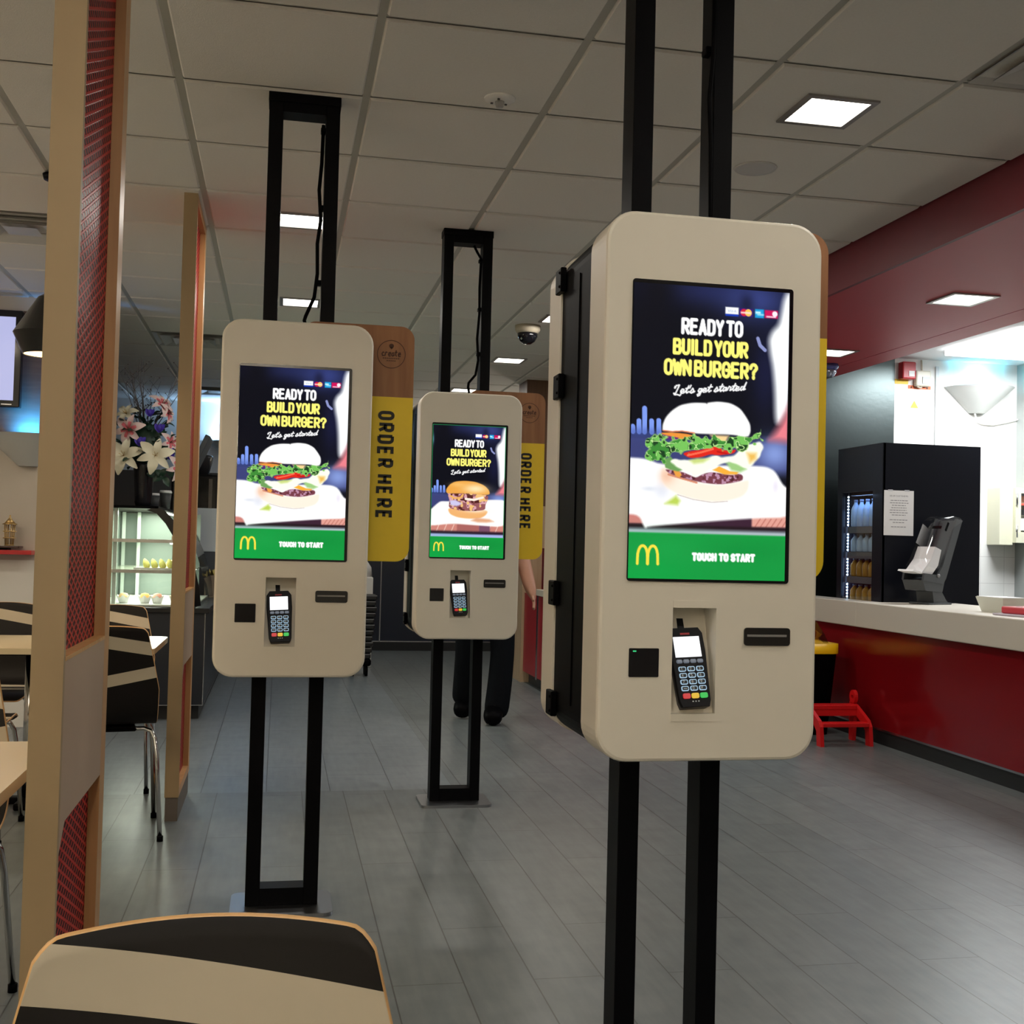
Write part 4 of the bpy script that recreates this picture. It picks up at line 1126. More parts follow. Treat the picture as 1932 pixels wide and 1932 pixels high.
# ================================================================== CAKE COUNTER AND DISPLAY
t = thing('cake_counter', 'long black counter base under the curved glass cake cabinet', 'counter', (0, 0, 0))
m = MB(); m.box(-1.25, -.462, 7.87, 11.9, .1, .70, 0, .003); m.build('body', mat('counter_navy', (.010, .013, .020, 1), .35), t)
m = MB(); m.box(-1.25, -.435, 7.85, 11.9, .70, .735, 0, .004); m.build('worktop', mat('worktop_black', (.012, .012, .013, 1), .25), t)
m = MB(); m.box(-1.2, -.49, 7.95, 11.9, 0, .1); m.build('plinth', M_dark, t)
m = MB(); m.box(-1.25, -.459, 7.865, 7.869, .098, .104); m.box(-.4615, -.4585, 7.866, 11.9, .098, .104); m.box(-.4635, -.4585, 7.866, 7.871, .1, .70); m.build('edge_trim', M_steel, t)
CY0, CY1 = 7.88, 9.3
curve = [(-.80, 1.385), (-.74, 1.365), (-.68, 1.30), (-.625, 1.21), (-.575, 1.10), (-.535, .98), (-.505, .86), (-.492, .745)]
t = thing('cake_cabinet', 'curved glass cake display cabinet with lit shelves behind the further screen', 'display cabinet', (0, 0, .003))
m = MB(); m.box(-1.22, -.78, CY0, CY1, 1.375, 1.392, 0, .002); m.build('top', M_core, t)
m = MB(); m.box(-1.22, -1.19, CY0, CY1, .737, 1.375); m.build('back_door', mat('cabinet_back', (.24, .30, .26, 1), .3), t)
m = MB(); m.box(-1.19, -.60, CY1 - .012, CY1 - .002, .75, 1.37); m.build('far_end', mat('cabinet_far', (.20, .25, .22, 1), .3), t)
m = MB()
for y in (CY0, CY1 - .02):
    inn = [(x - .052, z - .02) for x, z in curve]
    inn = [(x, max(z, .738)) for x, z in inn]
    m = MB()
    for a in range(len(curve) - 1):
        m.prism([curve[a], curve[a + 1], inn[a + 1], inn[a]], 'y', y, y + .02)
    m.build('curved_end_trim', M_gloss, t)
m = MB(); A = [m.v(x, CY0, z) for x, z in curve]; B = [m.v(x, CY1, z) for x, z in curve]
for a in range(len(curve) - 1): m.face([A[a], A[a + 1], B[a + 1], B[a]], 0, True)
m.build('curved_glass', M_glass, t)
m = MB(); inn = [(x - .052, max(z - .02, .742)) for x, z in curve]
m.face([m.v(x, CY0 + .01, z) for x, z in inn] + [m.v(-1.19, CY0 + .01, .745), m.v(-1.19, CY0 + .01, 1.375)]); m.build('end_glass', M_glass, t)
for z, x1 in ((1.165, -.66), (.965, -.58)):
    m = MB(); m.box(-1.16, x1, CY0 + .03, CY1 - .03, z, z + .006); sh = m.build('glass_shelf', mat('shelf_glass', (.30, .34, .26, 1), .15), t)
    m = MB(); m.box(-1.16, x1, CY0 + .028, CY0 + .034, z - .012, z + .010); m.build('shelf_rail', M_steel, sh)
m = MB(); m.box(-1.185, -.53, CY0 + .02, CY1 - .02, .736, .748); m.build('cabinet_floor', mat('cabinet_floor', (.55, .58, .52, 1), .3), t)
for x in (-1.16, -1.05):
    for y in (CY0 + .06, CY1 - .08):
        m = MB(); m.box(x - .012, x + .012, y, y + .024, .748, 1.375); m.build('shelf_upright', mat('frosted_upright', (.55, .62, .56, 1), .2), t)
for (x, z) in ((-.80, 1.362), (-.70, 1.152), (-.62, .955)):
    m = MB(); m.tube([(x, CY0 + .08, z), (x, CY1 - .08, z)], .008, 8); lt = m.build('strip_light', emit('cabinet_glow', (.95, 1, .86, 1), 8), t)
area(t, (-.9, (CY0 + CY1) / 2, 1.36), .25, 16.0, (.95, 1, .86), (0, 0, 0), None, 1.2)
area(t, (-.9, (CY0 + CY1) / 2, .955), .25, 10.0, (.95, 1, .86), (0, 0, 0), None, 1.2)
area(t, (-.9, (CY0 + CY1) / 2, 1.155), .25, 10.0, (.95, 1, .86), (0, 0, 0), None, 1.2)
t = thing('pastry_tray', 'metal tray of green pastries on the middle shelf', 'tray', (-.82, 8.25, .9745))
m = MB(); m.box(-.12, .16, -.22, .22, 0, .004, 0); m.build('tray_plate', mat('tray_gold', (.5, .46, .30, 1), .35, .6), t)
m = MB(); m.box(-.12, .16, -.222, -.216, 0, .014); m.box(.154, .16, -.22, .22, 0, .014); m.build('tray_lip', M_steel, t)
M_pist = mat('pastry_green', (.42, .40, .10, 1), .6, noise=.4, nscale=60)
pos = ['leftmost', 'second from left', 'third from left', 'rightmost']
for k in range(4):
    m = MB(); x = -.86 + k * .052
    m.lathe([(.014, 0), (.022, .015), (.020, .04), (.010, .062), (0, .07)], n=12, M=Matrix.Rotation(-.35, 3, 'Y'))
    o = m.build('pastry', M_pist); o.location = (x, 8.12, .9832)
    tag(o, pos[k] + ' upright green pastry in the front row of the tray', 'pastry', 'pastries on the middle shelf')
m = MB(); m.sphere((0, 0, .03), .04, 0, 12, 8, (1.2, 1, .75)); o = m.build('bread_roll', mat('bread', (.6, .42, .18, 1), .6, noise=.2)); o.location = (-.72, 8.38, .9785)
tag(o, 'pale golden roll behind the green pastries', 'bread roll')
for k, (x, lb) in enumerate(((-1.00, 'cup cake in white paper at the left end of the cabinet floor'), (-.865, 'orange topped cup cake in white paper left of its pink topped neighbour'), (-.785, 'pink topped cup cake in white paper'), (-.665, 'cake slice in white paper near the curved glass'))):
    t = thing('cup_cake', lb, 'cake', (x, 8.06, .7525), 0, 'cakes on the cabinet floor')
    m = MB()
    pr = []
    for q in range(12):
        a = 2 * PI * q / 12; rr2 = .052 if q % 2 else .038; zz2 = .055 if q % 2 else .035
        pr.append((rr2 * math.cos(a), rr2 * math.sin(a), zz2))
    bot = [m.v(.028 * math.cos(2 * PI * q / 12), .028 * math.sin(2 * PI * q / 12), 0) for q in range(12)]; tp = [m.v(*p) for p in pr]
    m.face(bot[::-1])
    for q in range(12): m.face([bot[q], bot[(q + 1) % 12], tp[(q + 1) % 12], tp[q]])
    m.build('paper_case', M_paper, t)
    m = MB(); m.lathe([(.030, .01), (.034, .04), (.024, .062), (0, .068)], n=14)
    m.build('crumb_top', mat('crumb_%d' % k, [(.7, .5, .25, 1), (.8, .42, .12, 1), (.75, .35, .25, 1), (.7, .55, .2, 1)][k], .7, noise=.2), t)
o = MB().box(-.70, -.60, 8.0, 8.003, 1.173, 1.205).build('price_card', mat('card_beige', rgb(190, 160, 130), .7)); tag(o, 'small beige price card on the top shelf', 'card')
# drink cups, vase, coffee machine, monitor and boxes on top
for k, (x, y, h, lb) in enumerate(((-.80, 8.55, .13, 'largest dark takeaway cup with white lid beside the vase'), (-.90, 8.75, .115, 'middle dark takeaway cup with white lid'), (-.96, 8.9, .105, 'smallest dark takeaway cup with white lid, nearest the vase'))):
    t = thing('takeaway_cup', lb, 'cup', (x, y, 1.3955), 0, 'takeaway cups on the cabinet')
    MB().lathe([(.03, 0), (.042, h * .85)], n=18).build('cup_body', mat('cup_dark', (.05, .055, .06, 1), .5), t)
    MB().lathe([(.044, h * .85), (.044, h * .93), (.038, h), (0, h)], n=18).build('lid', M_paper, t)
t = thing('coffee_machine', 'black coffee machine half hidden behind the left kiosk', 'coffee machine', (-.74, 10.75, .735))
m = MB(); m.box(-.2, .2, -.25, .25, .55, 1.02, 0, .02); m.box(-.2, .2, .05, .25, .05, .55); m.box(-.2, .2, -.25, .25, 0, .05); m.build('casing', M_gloss, t)
m = MB(); m.box(.12, .15, -.252, -.25, .60, .98); m.build('side_strip', mat('machine_strip', (.12, .11, .10, 1), .3, .8), t)
m = MB(); m.lathe([(.1, 1.02), (.14, 1.18), (.13, 1.2), (0, 1.2)], n=20); m.build('bean_hopper', mat('hopper', (.03, .03, .035, 1), .2), t)
t = thing('menu_monitor', 'tilted black monitor seen edge on behind the further screen', 'monitor', (-.58, 8.85, 1.60))
m = MB(); m.obox((0, 0, .22), (.035, .42, .26), Matrix.Rotation(math.radians(24), 4, 'Y'), 0, .004); m.build('panel', mat('monitor_slate', (.05, .06, .075, 1), .3), t)
m = MB(); m.tube([(-.02, 0, .2), (-.10, .02, .1), (-.10, .02, -.205)], .012, 10); m.build('arm', M_core, t)
t = thing('serving_screen', 'pale blue white box cabinet standing beyond the cake cabinet', 'box', (-.51, 10.05, .735))
m = MB(); m.box(-.2, .02, -.45, .3, .35, .70, 0, .01); m.build('upper_box', mat('box_pale', (.60, .66, .72, 1), .4), t)
m = MB(); m.box(-.2, .01, -.44, .3, 0, .35); m.build('lower_box', mat('box_slate', (.06, .07, .09, 1), .4), t)
t = thing('cloth_carton', 'brown carton with a crumpled yellow cloth on it, beyond the curved glass', 'carton', (-.51, 9.44, .735))
bm = MB(); NN = 9
gv = [[bm.v(-.05 + .1 * i / (NN - 1), -.1 + .2 * j / (NN - 1), .19 + .03 * math.sin(i * 1.9 + j) * math.cos(j * 1.3) ) for j in range(NN)] for i in range(NN)]
for i in range(NN - 1):
    for j in range(NN - 1): bm.face([gv[i][j], gv[i + 1][j], gv[i + 1][j + 1], gv[i][j + 1]], 0, True)
bm.build('cloth', mat('cloth_yellow', (.65, .52, .16, 1), .8), t)
m = MB(); m.box(-.05, .05, -.1, .1, 0, .17, 0, .004); m.build('carton', mat('carton_brown', (.22, .16, .11, 1), .7), t)

# flowers
def bend(base, tip, w, curl, nrm, m, mi, n=6):
    base, tip, nrm = Vector(base), Vector(tip), Vector(nrm).normalized()
    d = tip - base; side = d.cross(nrm).normalized(); rows = []
    for i in range(n + 1):
        f = i / n; ww = w * math.sin(PI * min(.98, f * .86 + .10)) ** .9
        c = base + d * f + nrm * (curl * (4 * f * (1 - f)) * .6 - curl * f * f * .9)
        rows.append([m.bm.verts.new(c - side * ww + nrm * ww * .25), m.bm.verts.new(c - nrm * ww * .1), m.bm.verts.new(c + side * ww + nrm * ww * .25)])
    for a, b in zip(rows, rows[1:]):
        for k in range(2): m.face([a[k], a[k + 1], b[k + 1], b[k]], mi, True)
t = thing('flower_arrangement', 'tall vase of white and pink lilies with blue irises on the cake cabinet', 'flowers', (-.905, 8.12, 1.3955))
MB().lathe([(.045, 0), (.055, .03), (.07, .27), (.072, .29), (.064, .29), (.06, .26)], n=24).build('vase', mat('vase_black', (.010, .010, .014, 1), .2), t)
M_lw, M_lp, M_lc = mat('lily_cream', (.78, .74, .56, 1), .6), mat('lily_pink', (.74, .16, .20, 1), .6), mat('lily_blush', (.80, .62, .60, 1), .6)
M_iris, M_leaf, M_stem = mat('iris_blue', (.06, .03, .42, 1), .6), mat('leaf_dark', (.012, .045, .025, 1), .35), mat('stem_green', (.05, .07, .03, 1), .6)
def lily(c, facing, R, mi_pair):
    m = MB(); c = Vector(c); n = Vector(facing).normalized()
    a = n.cross(Vector((0, 0, 1))).normalized(); b = n.cross(a)
    for k in range(6):
        an = k * PI / 3 + .3; d = a * math.cos(an) + b * math.sin(an)
        rr3 = R * (1 if k % 2 else .92)
        bend(c, c + d * rr3 + n * R * .22, R * (.26 if k % 2 else .20), R * .25, n, m, 0)
        if mi_pair: bend(c + n * .003, c + d * rr3 * .72 + n * (R * .20 + .004), R * .10, R * .22, n, m, 1)
    for k in range(5):
        an = k * 1.25; m.tube([c, c + n * R * .5 + (a * math.cos(an) + b * math.sin(an)) * R * .14], .0015, 5, 2)
    mats = [M_lc, M_lp, M_stem] if mi_pair else [M_lw, M_lw, mat('stamen', (.5, .3, .05, 1), .6)]
    return m.build('lily', mats, t)
fl = [((-.115, -.13, .33), (-.1, -1, .15), .135, 0), ((.085, -.15, .335), (.1, -1, .1), .130, 0), ((-.09, -.10, .505), (-.3, -1, .1), .115, 1), ((.10, -.03, .685), (.6, -.6, .6), .10, 1),
      ((.135, -.02, .63), (.9, -.4, .1), .09, 1), ((.165, -.05, .435), (.7, -.8, .1), .085, 1), ((.215, -.08, .27), (.8, -.7, -.1), .10, 1), ((-.12, -.03, .615), (-.3, -.8, .5), .085, 0)]
for a in fl: lily(*a)
for (x, y, z, r) in ((.035, -.1, .625, .026), (.10, -.1, .525, .030), (-.02, -.12, .43, .032), (.165, -.07, .375, .024), (.17, -.07, .345, .026)):
    m = MB()
    for k in range(5):
        an = 2 * PI * k / 5; bend((x, y, z - r), (x + r * 1.1 * math.cos(an), y + r * .9 * math.sin(an), z + r), r * .55, r * .4, (0, -1, .3), m, 0)
    m.sphere((x, y, z), r * .75, 0, 10, 6); m.build('iris', M_iris, t)
rnd = random.Random(5); m = MB()
for k in range(120):
    an = rnd.uniform(0, 2 * PI); rad = rnd.uniform(.02, .19); z = .27 + rnd.uniform(0, .40) * (1 - rad * 1.4)
    p = Vector((rad * math.cos(an), rad * math.sin(an) * .7, z)); d = Vector((math.cos(an), math.sin(an), rnd.uniform(-.3, .9))).normalized() * rnd.uniform(.05, .11)
    bend(p, p + d, rnd.uniform(.012, .024), .01, (rnd.uniform(-.5, .5), rnd.uniform(-1, .2), .8), m, 0, 4)
m.sphere((0, 0, .42), .1, 0, 14, 10, (1.1, .7, 1.5))
for k in range(9):
    p = Vector((.10 + rnd.uniform(-.03, .10), -.1, .20)); an = rnd.uniform(0, 2 * PI)
    bend(p, p + Vector((.07 * math.cos(an), -.02, .07 * math.sin(an))), .022, .012, (0, -1, .3), m, 0, 4)
o = m.build('foliage', M_leaf, t); o['kind'] = 'stuff'
for k in range(14):
    m = MB(); a = rnd.uniform(-.45, .75); L = rnd.uniform(.30, .48); p0 = Vector((a * .12, 0, .55)); pts = [p0]
    for q in range(1, 6): pts.append(p0 + Vector((a * L * q / 5 * .9 + rnd.uniform(-.008, .008), rnd.uniform(-.02, .02), L * q / 5)))
    m.tube(pts, [.003, .0028, .0024, .002, .0015, .001], 5)
    for q in range(2, 6):
        s = rnd.choice((-1, 1)); m.tube([pts[q - 1], pts[q - 1] + Vector((s * .05, 0, .06))], .0012, 4); m.sphere(pts[q - 1] + Vector((s * .05, 0, .06)), .005, 0, 6, 4)
    m.build('twig', mat('twig_brown', (.13, .11, .10, 1), .7), t)

# ================================================================== FAR BACKGROUND
make_sconce((-.52, Y1 - .002, 2.05), 'half cone wall light far behind the left kiosk, washing the wall pale blue', P_SCONCE * 3, (.35, .62, 1.0), 0, 160)
for (x, y, rz, lb) in ((-3.0, Y0 + .003, PI, 'on the rear wall behind the seating'), (-.3, Y0 + .003, PI, 'on the rear wall behind the viewer'), (X0 + .003, .4, PI / 2, 'on the left wall near the viewer'), (X0 + .003, 4.6, PI / 2, 'on the left wall by the far tables'), (3.3, Y1 - .003, 0, 'on the back wall hidden by the nearest kiosk')):  # uplights added out of sight to raise the ceiling's brightness
    make_sconce((x, y, 1.75), 'unseen half cone wall light ' + lb, P_UP, (1.0, .90, .75), rz, 185)
# wooden column and red counter beyond the middle kiosk
t = thing('wooden_column', 'pale wood clad column behind the middle kiosk sign', 'column', (2.30, 10.35, 0))
m = MB(); m.box(-.19, .19, -.35, .0, 0, 1.55); m.build('lower_cladding', wood('column_pale', rgb(176, 150, 120), rgb(190, 164, 134), .5), t)
m = MB(); m.box(-.19, .25, -.35, .0, 1.55, CEIL); m.build('upper_cladding', M_darkwood, t)
t = thing('red_service_counter', 'far red panelled counter with white top, seen beside the middle kiosk', 'counter', (0, 0, 0))
m = MB(); m.box(2.13, 3.3, 9.05, 9.42, .1, .785); m.box(2.13, 3.3, 9.47, 9.985, .1, .785); m.build('front_panel', mat('far_red', (.36, .018, .026, 1), .35), t)
m = MB(); m.box(2.126, 2.16, 9.42, 9.47, .085, .785); m.build('steel_joint', M_steel, t)
m = MB(); m.box(2.18, 3.3, 9.05, 9.97, 0, .1); m.build('plinth', M_dark, t)
m = MB(); m.box(2.11, 3.3, 9.03, 9.44, .785, .838, 0, .004); m.build('worktop', M_counter, t)
m = MB(); m.box(2.15, 3.3, 9.03, 9.42, .838, 1.18); m.build('upstand', M_red, t)
# stacked booster seats
for k in range(11):
    z = .158 + k * .052
    t = thing('booster_seat', 'black booster seat, number %s from the floor in the stack beside the left kiosk' % ['one', 'two', 'three', 'four', 'five', 'six', 'seven', 'eight', 'nine', 'ten', 'eleven'][k], 'booster seat', (.735 + .004 * k, 10.5, z), .05 * (k % 3 - 1), 'stacked black booster seats')
    m = MB(); m.box(-.10, .10, -.12, .12, 0, .046, 0, .012); m.build('seat_body', mat('booster_black', (.010, .010, .011, 1), .35), t)
    m = MB(); m.box(-.095, .095, -.1215, -.119, .036, .041); m.build('rim', mat('booster_rim', (.25, .25, .26, 1), .3), t)
t = thing('stack_trolley', 'low black trolley under the stack of booster seats', 'trolley', (.735, 10.5, 0))
m = MB(); m.box(-.1, .1, -.12, .12, .09, .157, 0, .02); m.build('deck', M_core, t)
for sx in (-1, 1):
    for sy in (-1, 1):
        m = MB(); m.lathe([(.045, -.012), (.045, .012)], (sx * .06, sy * .08, .045), 16, 0, 0, 2 * PI, Matrix.Rotation(PI / 2, 3, 'Y')); m.build('wheel', M_core, t)
t = thing('waste_bin', 'white flap top bin behind the left kiosk', 'bin', (.755, 11.3, 0))
m = MB(); m.box(-.14, .14, -.14, .14, 0, .86, 0, .01); m.build('body', M_white, t)
m = MB(); m.lathe([(.14, .862), (.13, .95), (.07, 1.04), (0, 1.06)], n=20); m.build('domed_lid', mat('lid_grey', (.6, .6, .58, 1), .4), t)

# person walking behind the middle kiosk
def skin(name, verts, edges, radii, material, parent, sub=2):
    me = bpy.data.meshes.new(name + '_raw'); me.from_pydata([tuple(v) for v in verts], edges, [])
    o = bpy.data.objects.new(name, me); COL.objects.link(o)
    md = o.modifiers.new('skin', 'SKIN'); md.use_smooth_shade = True
    for i, rd in enumerate(radii):
        sv = me.skin_vertices[0].data[i]; sv.radius = rd if isinstance(rd, tuple) else (rd, rd); sv.use_root = (i == 0)
    s2 = o.modifiers.new('sub', 'SUBSURF'); s2.levels = sub; s2.render_levels = sub
    dg = bpy.context.evaluated_depsgraph_get(); dg.update()
    me2 = bpy.data.meshes.new_from_object(o.evaluated_get(dg)); me2.name = name
    o.modifiers.clear(); o.data = me2; me2.materials.clear(); me2.materials.append(material)
    for p in me2.polygons: p.use_smooth = True
    bpy.data.meshes.remove(me)
    o.parent = parent
    return o
t = thing('person', 'person in dark trousers with bare forearms walking behind the middle kiosk', 'person', (1.39, 7.8, 0))
V = {'pelvis': (0, 0, .92), 'belly': (0, .0, 1.08), 'chest': (.0, .01, 1.30), 'neckb': (.0, .01, 1.45), 'neck': (-.005, -.005, 1.52), 'head': (-.01, -.02, 1.62), 'crown': (-.01, -.01, 1.69),
     'hipL': (-.10, 0, .88), 'kneeL': (-.105, .02, .50), 'ankL': (-.10, .17, .13), 'toeL': (-.125, .08, .05),
     'hipR': (.10, 0, .88), 'kneeR': (.105, -.07, .49), 'ankR': (.06, -.10, .09), 'toeR': (.03, -.24, .04),
     'shL': (-.17, .01, 1.41), 'elL': (-.22, .05, 1.14), 'wrL': (-.21, -.05, .92), 'haL': (-.205, -.09, .84),
     'shR': (.17, .01, 1.41), 'elR': (.245, .03, 1.15), 'wrR': (.295, -.05, .93), 'haR': (.315, -.075, .86)}
Rad = {'pelvis': .14, 'belly': (.135, .105), 'chest': (.15, .11), 'neckb': .065, 'neck': .055, 'head': (.078, .098), 'crown': .06, 'hipL': .095, 'kneeL': .06, 'ankL': .042, 'toeL': .034, 'hipR': .095, 'kneeR': .06, 'ankR': .042, 'toeR': .034,
       'shL': .058, 'elL': .043, 'wrL': .028, 'haL': .03, 'shR': .058, 'elR': .060, 'wrR': .046, 'haR': .046}
E_ = [('pelvis', 'belly'), ('belly', 'chest'), ('chest', 'neckb'), ('neckb', 'neck'), ('neck', 'head'), ('head', 'crown'), ('pelvis', 'hipL'), ('hipL', 'kneeL'), ('kneeL', 'ankL'), ('ankL', 'toeL'), ('pelvis', 'hipR'), ('hipR', 'kneeR'), ('kneeR', 'ankR'), ('ankR', 'toeR'),
      ('chest', 'shL'), ('shL', 'elL'), ('elL', 'wrL'), ('wrL', 'haL'), ('chest', 'shR'), ('shR', 'elR'), ('elR', 'wrR'), ('wrR', 'haR')]
# fingers rooted in the palms
for side, hv, dv in (('L', Vector(V['haL']), Vector((.0, -.25, -1))), ('R', Vector(V['haR']), Vector((.15, -.25, -1)))):
    dv.normalize(); across = Vector((0.25, 1, 0)).normalized()
    for k, (off, ln) in enumerate(((-.024, .062), (-.008, .072), (.008, .068), (.024, .055))):
        a, b = 'f%s%da' % (side, k), 'f%s%db' % (side, k); c = 'f%s%dc' % (side, k)
        V[a] = hv + across * off + dv * .03; V[b] = hv + across * off * 1.1 + dv * (.03 + ln * .55) + Vector((-.004 if side == 'R' else .004, -.006, 0)); V[c] = hv + across * off * 1.1 + dv * (.03 + ln) + Vector((-.014 if side == 'R' else .014, -.012, 0))
        Rad[a] = .0125; Rad[b] = .011; Rad[c] = .0095; E_ += [('ha' + side, a), (a, b), (b, c)]
    a, b = 'th%sa' % side, 'th%sb' % side
    V[a] = hv - across * .034 + dv * .005; V[b] = hv - across * .048 + dv * .038; Rad[a] = .011; Rad[b] = .009; E_ += [('ha' + side, a), (a, b)]
names = list(V); ix = {n: i for i, n in enumerate(names)}
body = skin('body', [V[n] for n in names], [(ix[a], ix[b]) for a, b in E_], [Rad[n] for n in names], M_skin, t)
tv = [(0, 0, .93), (0, 0, 1.0), (-.095, 0, .84), (-.115, -.01, .66), (-.115, .02, .46), (-.11, .09, .28), (-.107, .175, .09), (.095, 0, .84), (.115, -.03, .66), (.118, -.06, .47), (.10, -.085, .27), (.070, -.10, .02)]
skin('trousers', tv, [(0, 1), (0, 2), (2, 3), (3, 4), (4, 5), (5, 6), (0, 7), (7, 8), (8, 9), (9, 10), (10, 11)], [.162, .155, .112, .096, .086, .088, .088, .112, .098, .088, .090, .092], M_cloth, t)
skin('shirt', [(0, .0, .98), (0, 0, 1.15), (0, .01, 1.32), (0, .01, 1.43), (-.17, .01, 1.41), (-.205, .035, 1.23), (.17, .01, 1.41), (.222, .025, 1.24)], [(0, 1), (1, 2), (2, 3), (2, 4), (4, 5), (2, 6), (6, 7)], [(.16, .13), (.155, .125), (.165, .13), .075, .075, .066, .075, .066], mat('shirt_dark', (.015, .017, .022, 1), .85), t)
skin('hair', [(-.01, .005, 1.67), (-.01, .03, 1.62), (-.01, -.03, 1.70)], [(0, 1), (0, 2)], [.082, .08, .062], mat('hair_brown', (.02, .014, .010, 1), .6), t)
fh = MB()
for sx in (-.03, .03): fh.sphere((-.01 + sx, -.108, 1.635), .011, 0, 10, 6)
fh.build('eyes', mat('eye_white', (.7, .68, .65, 1), .3), t)
fh = MB(); fh.tube([(-.01, -.105, 1.635), (-.01, -.128, 1.60), (-.01, -.112, 1.592)], [.008, .014, .008], 8); fh.sphere((-.10, -.02, 1.62), .022, 0, 8, 6, (.4, .8, 1.3)); fh.sphere((.08, -.02, 1.62), .022, 0, 8, 6, (.4, .8, 1.3)); fh.build('nose_and_ears', M_skin, t)
fh = MB(); fh.tube([(-.034, -.098, 1.568), (-.01, -.108, 1.565), (.014, -.098, 1.568)], [.004, .006, .004], 8); fh.build('mouth', mat('lip', (.35, .12, .10, 1), .5), t)
for nm, (ax, ay, az), (tx, ty, tz) in (('left', (-.10, .175, .10), (-.135, .05, .035)), ('right', (.062, -.085, .085), (.02, -.27, .038))):
    skin('shoe', [(ax, ay, az), ((ax + tx) / 2, (ay + ty) / 2, (az + tz) / 2), (tx, ty, tz)], [(0, 1), (1, 2)], [(.072, .072), (.072, .066), (.062, .05)], M_core, t)

# ================================================================== SERVICE COUNTER (right)
t = thing('service_counter', 'glossy red counter base with black kick board on the right', 'counter', (0, 0, 0))
m = MB(); m.box(3.75, 4.4, 2.2, 6.98, .1, .722); m.box(3.75, 3.87, 6.98, 7.89, .1, .722); m.build('red_front', M_red, t)
m = MB(); m.box(3.757, 4.35, 2.2, 6.98, 0, .088); m.box(3.757, 3.86, 6.98, 7.89, 0, .088); m.build('kick_board', M_dark, t)
m = MB(); m.box(3.744, 3.76, 2.2, 7.89, .088, .1); m.build('edge_strip', M_steel, t)
m = MB(); m.box(3.70, 4.42, 2.15, 6.985, .722, .885, 0, .006); m.box(3.70, 3.875, 6.985, 7.89, .722, .885, 0, .006)
tag(m.build('counter_worktop', M_counter), 'thick white worktop along the red counter', 'worktop')

# drinks fridge
t = thing('drinks_fridge', 'tall black drinks fridge with glass door, standing at the end of the counter', 'fridge', (3.89, 7.0, 0))
m = MB(); D = .62; Wf = .71
m.box(0, Wf, 0, .02, 0, 1.935); m.box(Wf - .02, Wf, .02, D, 0, 1.935); m.box(0, Wf - .02, D - .02, D, 0, 1.935)
m.box(0, Wf - .02, .02, D - .02, 1.915, 1.935); m.box(0, Wf - .02, .02, D - .02, 0, .60)
m.box(.35, .37, .02, D - .02, .60, 1.915)
m.build('casing', M_fridge, t)
m = MB(); m.box(-.006, .015, .0, .125, .60, 1.935); m.box(-.006, .015, .55, D, .60, 1.935); m.box(-.006, .015, .125, .55, 1.625, 1.935); m.box(-.006, .015, .125, .55, .60, .84)
d = m.build('door', M_fridge, t)
m = MB(); m.box(-.001, .004, .125, .55, .84, 1.625); m.build('door_glass', M_glass, d)
for z in (.865, 1.04, 1.21, 1.385):
    m = MB(); m.box(.02, .34, .03, .59, z - .02, z); m.box(.02, .024, .03, .59, z - .045, z - .02); m.build('shelf', mat('fridge_shelf', (.10, .11, .14, 1), .35), t)
m = MB(); m.tube([(.035, .535, .86), (.035, .535, 1.62)], .004, 6); ls = m.build('led_strip', mat('led_base', (.3, .32, .36, 1), .4), t)
for k in range(34): MB().sphere((.031, .533, .875 + k * .0218), .0065, 0, 8, 5).build('led', emit('fridge_led', (.60, .76, 1, 1), 7), ls)
area(t, (.10, .3, 1.60), .3, 1.2, (.35, .55, 1.0)); area(t, (.06, .52, 1.2), .1, .8, (.35, .55, 1.0), (PI / 2, 0, 0), None, .6)
M_bclr = mat('bottle_clear', (.35, .50, .75, 1), .12); M_bamb = mat('bottle_amber', (.40, .22, .03, 1), .12); M_cap = mat('bottle_cap', (.2, .25, .4, 1), .4)
rows = [(1.386, .19, M_bclr, 'tall clear', 'top shelf'), (1.211, .125, M_bclr, 'short clear', 'second shelf'), (1.041, .125, M_bamb, 'amber', 'third shelf'), (.866, .12, M_bamb, 'dark amber', 'bottom shelf')]
ordn = ['nearest the notice', 'second from the notice side', 'in the middle', 'second from the lit edge', 'nearest the lit edge']
for z, h, mm, ds, sh in rows:
    for k in range(5):
        t = thing('drink_bottle', '%s drink bottle on the fridge %s, %s' % (ds, sh, ordn[k]), 'bottle', (3.96, 7.165 + k * .083, z), 0, 'bottles on the fridge ' + sh)
        MB().lathe([(.026, 0), (.031, .006), (.031, h * .62), (.026, h * .72), (.012, h * .86), (.012, h * .92)], n=14).build('bottle_body', mm, t)
        MB().lathe([(.014, h * .91), (.014, h), (0, h)], n=12).build('cap', M_cap, t)
# notice
t = thing('paper_notice', 'white printed notice taped to the front of the black fridge', 'notice', (3.893, 6.998, 1.325))
m = MB(); m.box(.003, .217, -.0012, .0, .0, .297); m.build('sheet', M_paper, t)
M_print = mat('print_grey', (.30, .30, .32, 1), .8)
hd = MB()
for st in text_strokes('DEAR CUSTOMERS', .045, .175, .256, .009): hd.ribbon(st, .0016, lambda a, b, d: (a, -.0012 - d, b), .0003)
hd.build('lettering', M_print, t)
rl = random.Random(2)
lines_ = [(a, b, .228 - k * .016) for k, (a, b) in enumerate(((.05, .175), (.045, .18), (.06, .16), (.055, .165), (.045, .165), (.045, .175), (.06, .16)))]
lines_ += [(a, b, .10 - k * .017 - (.012 if k == 2 else 0)) for k, (a, b) in enumerate(((.045, .172), (.068, .15), (.055, .165)))]
for a, b, z in lines_:
    m = MB(); x = a
    while x < b:
        wd = rl.uniform(.010, .022); m.box(x, min(b, x + wd), -.0014, -.0012, z, z + .005); x += wd + .004
    m.build('text_line', M_print, t)
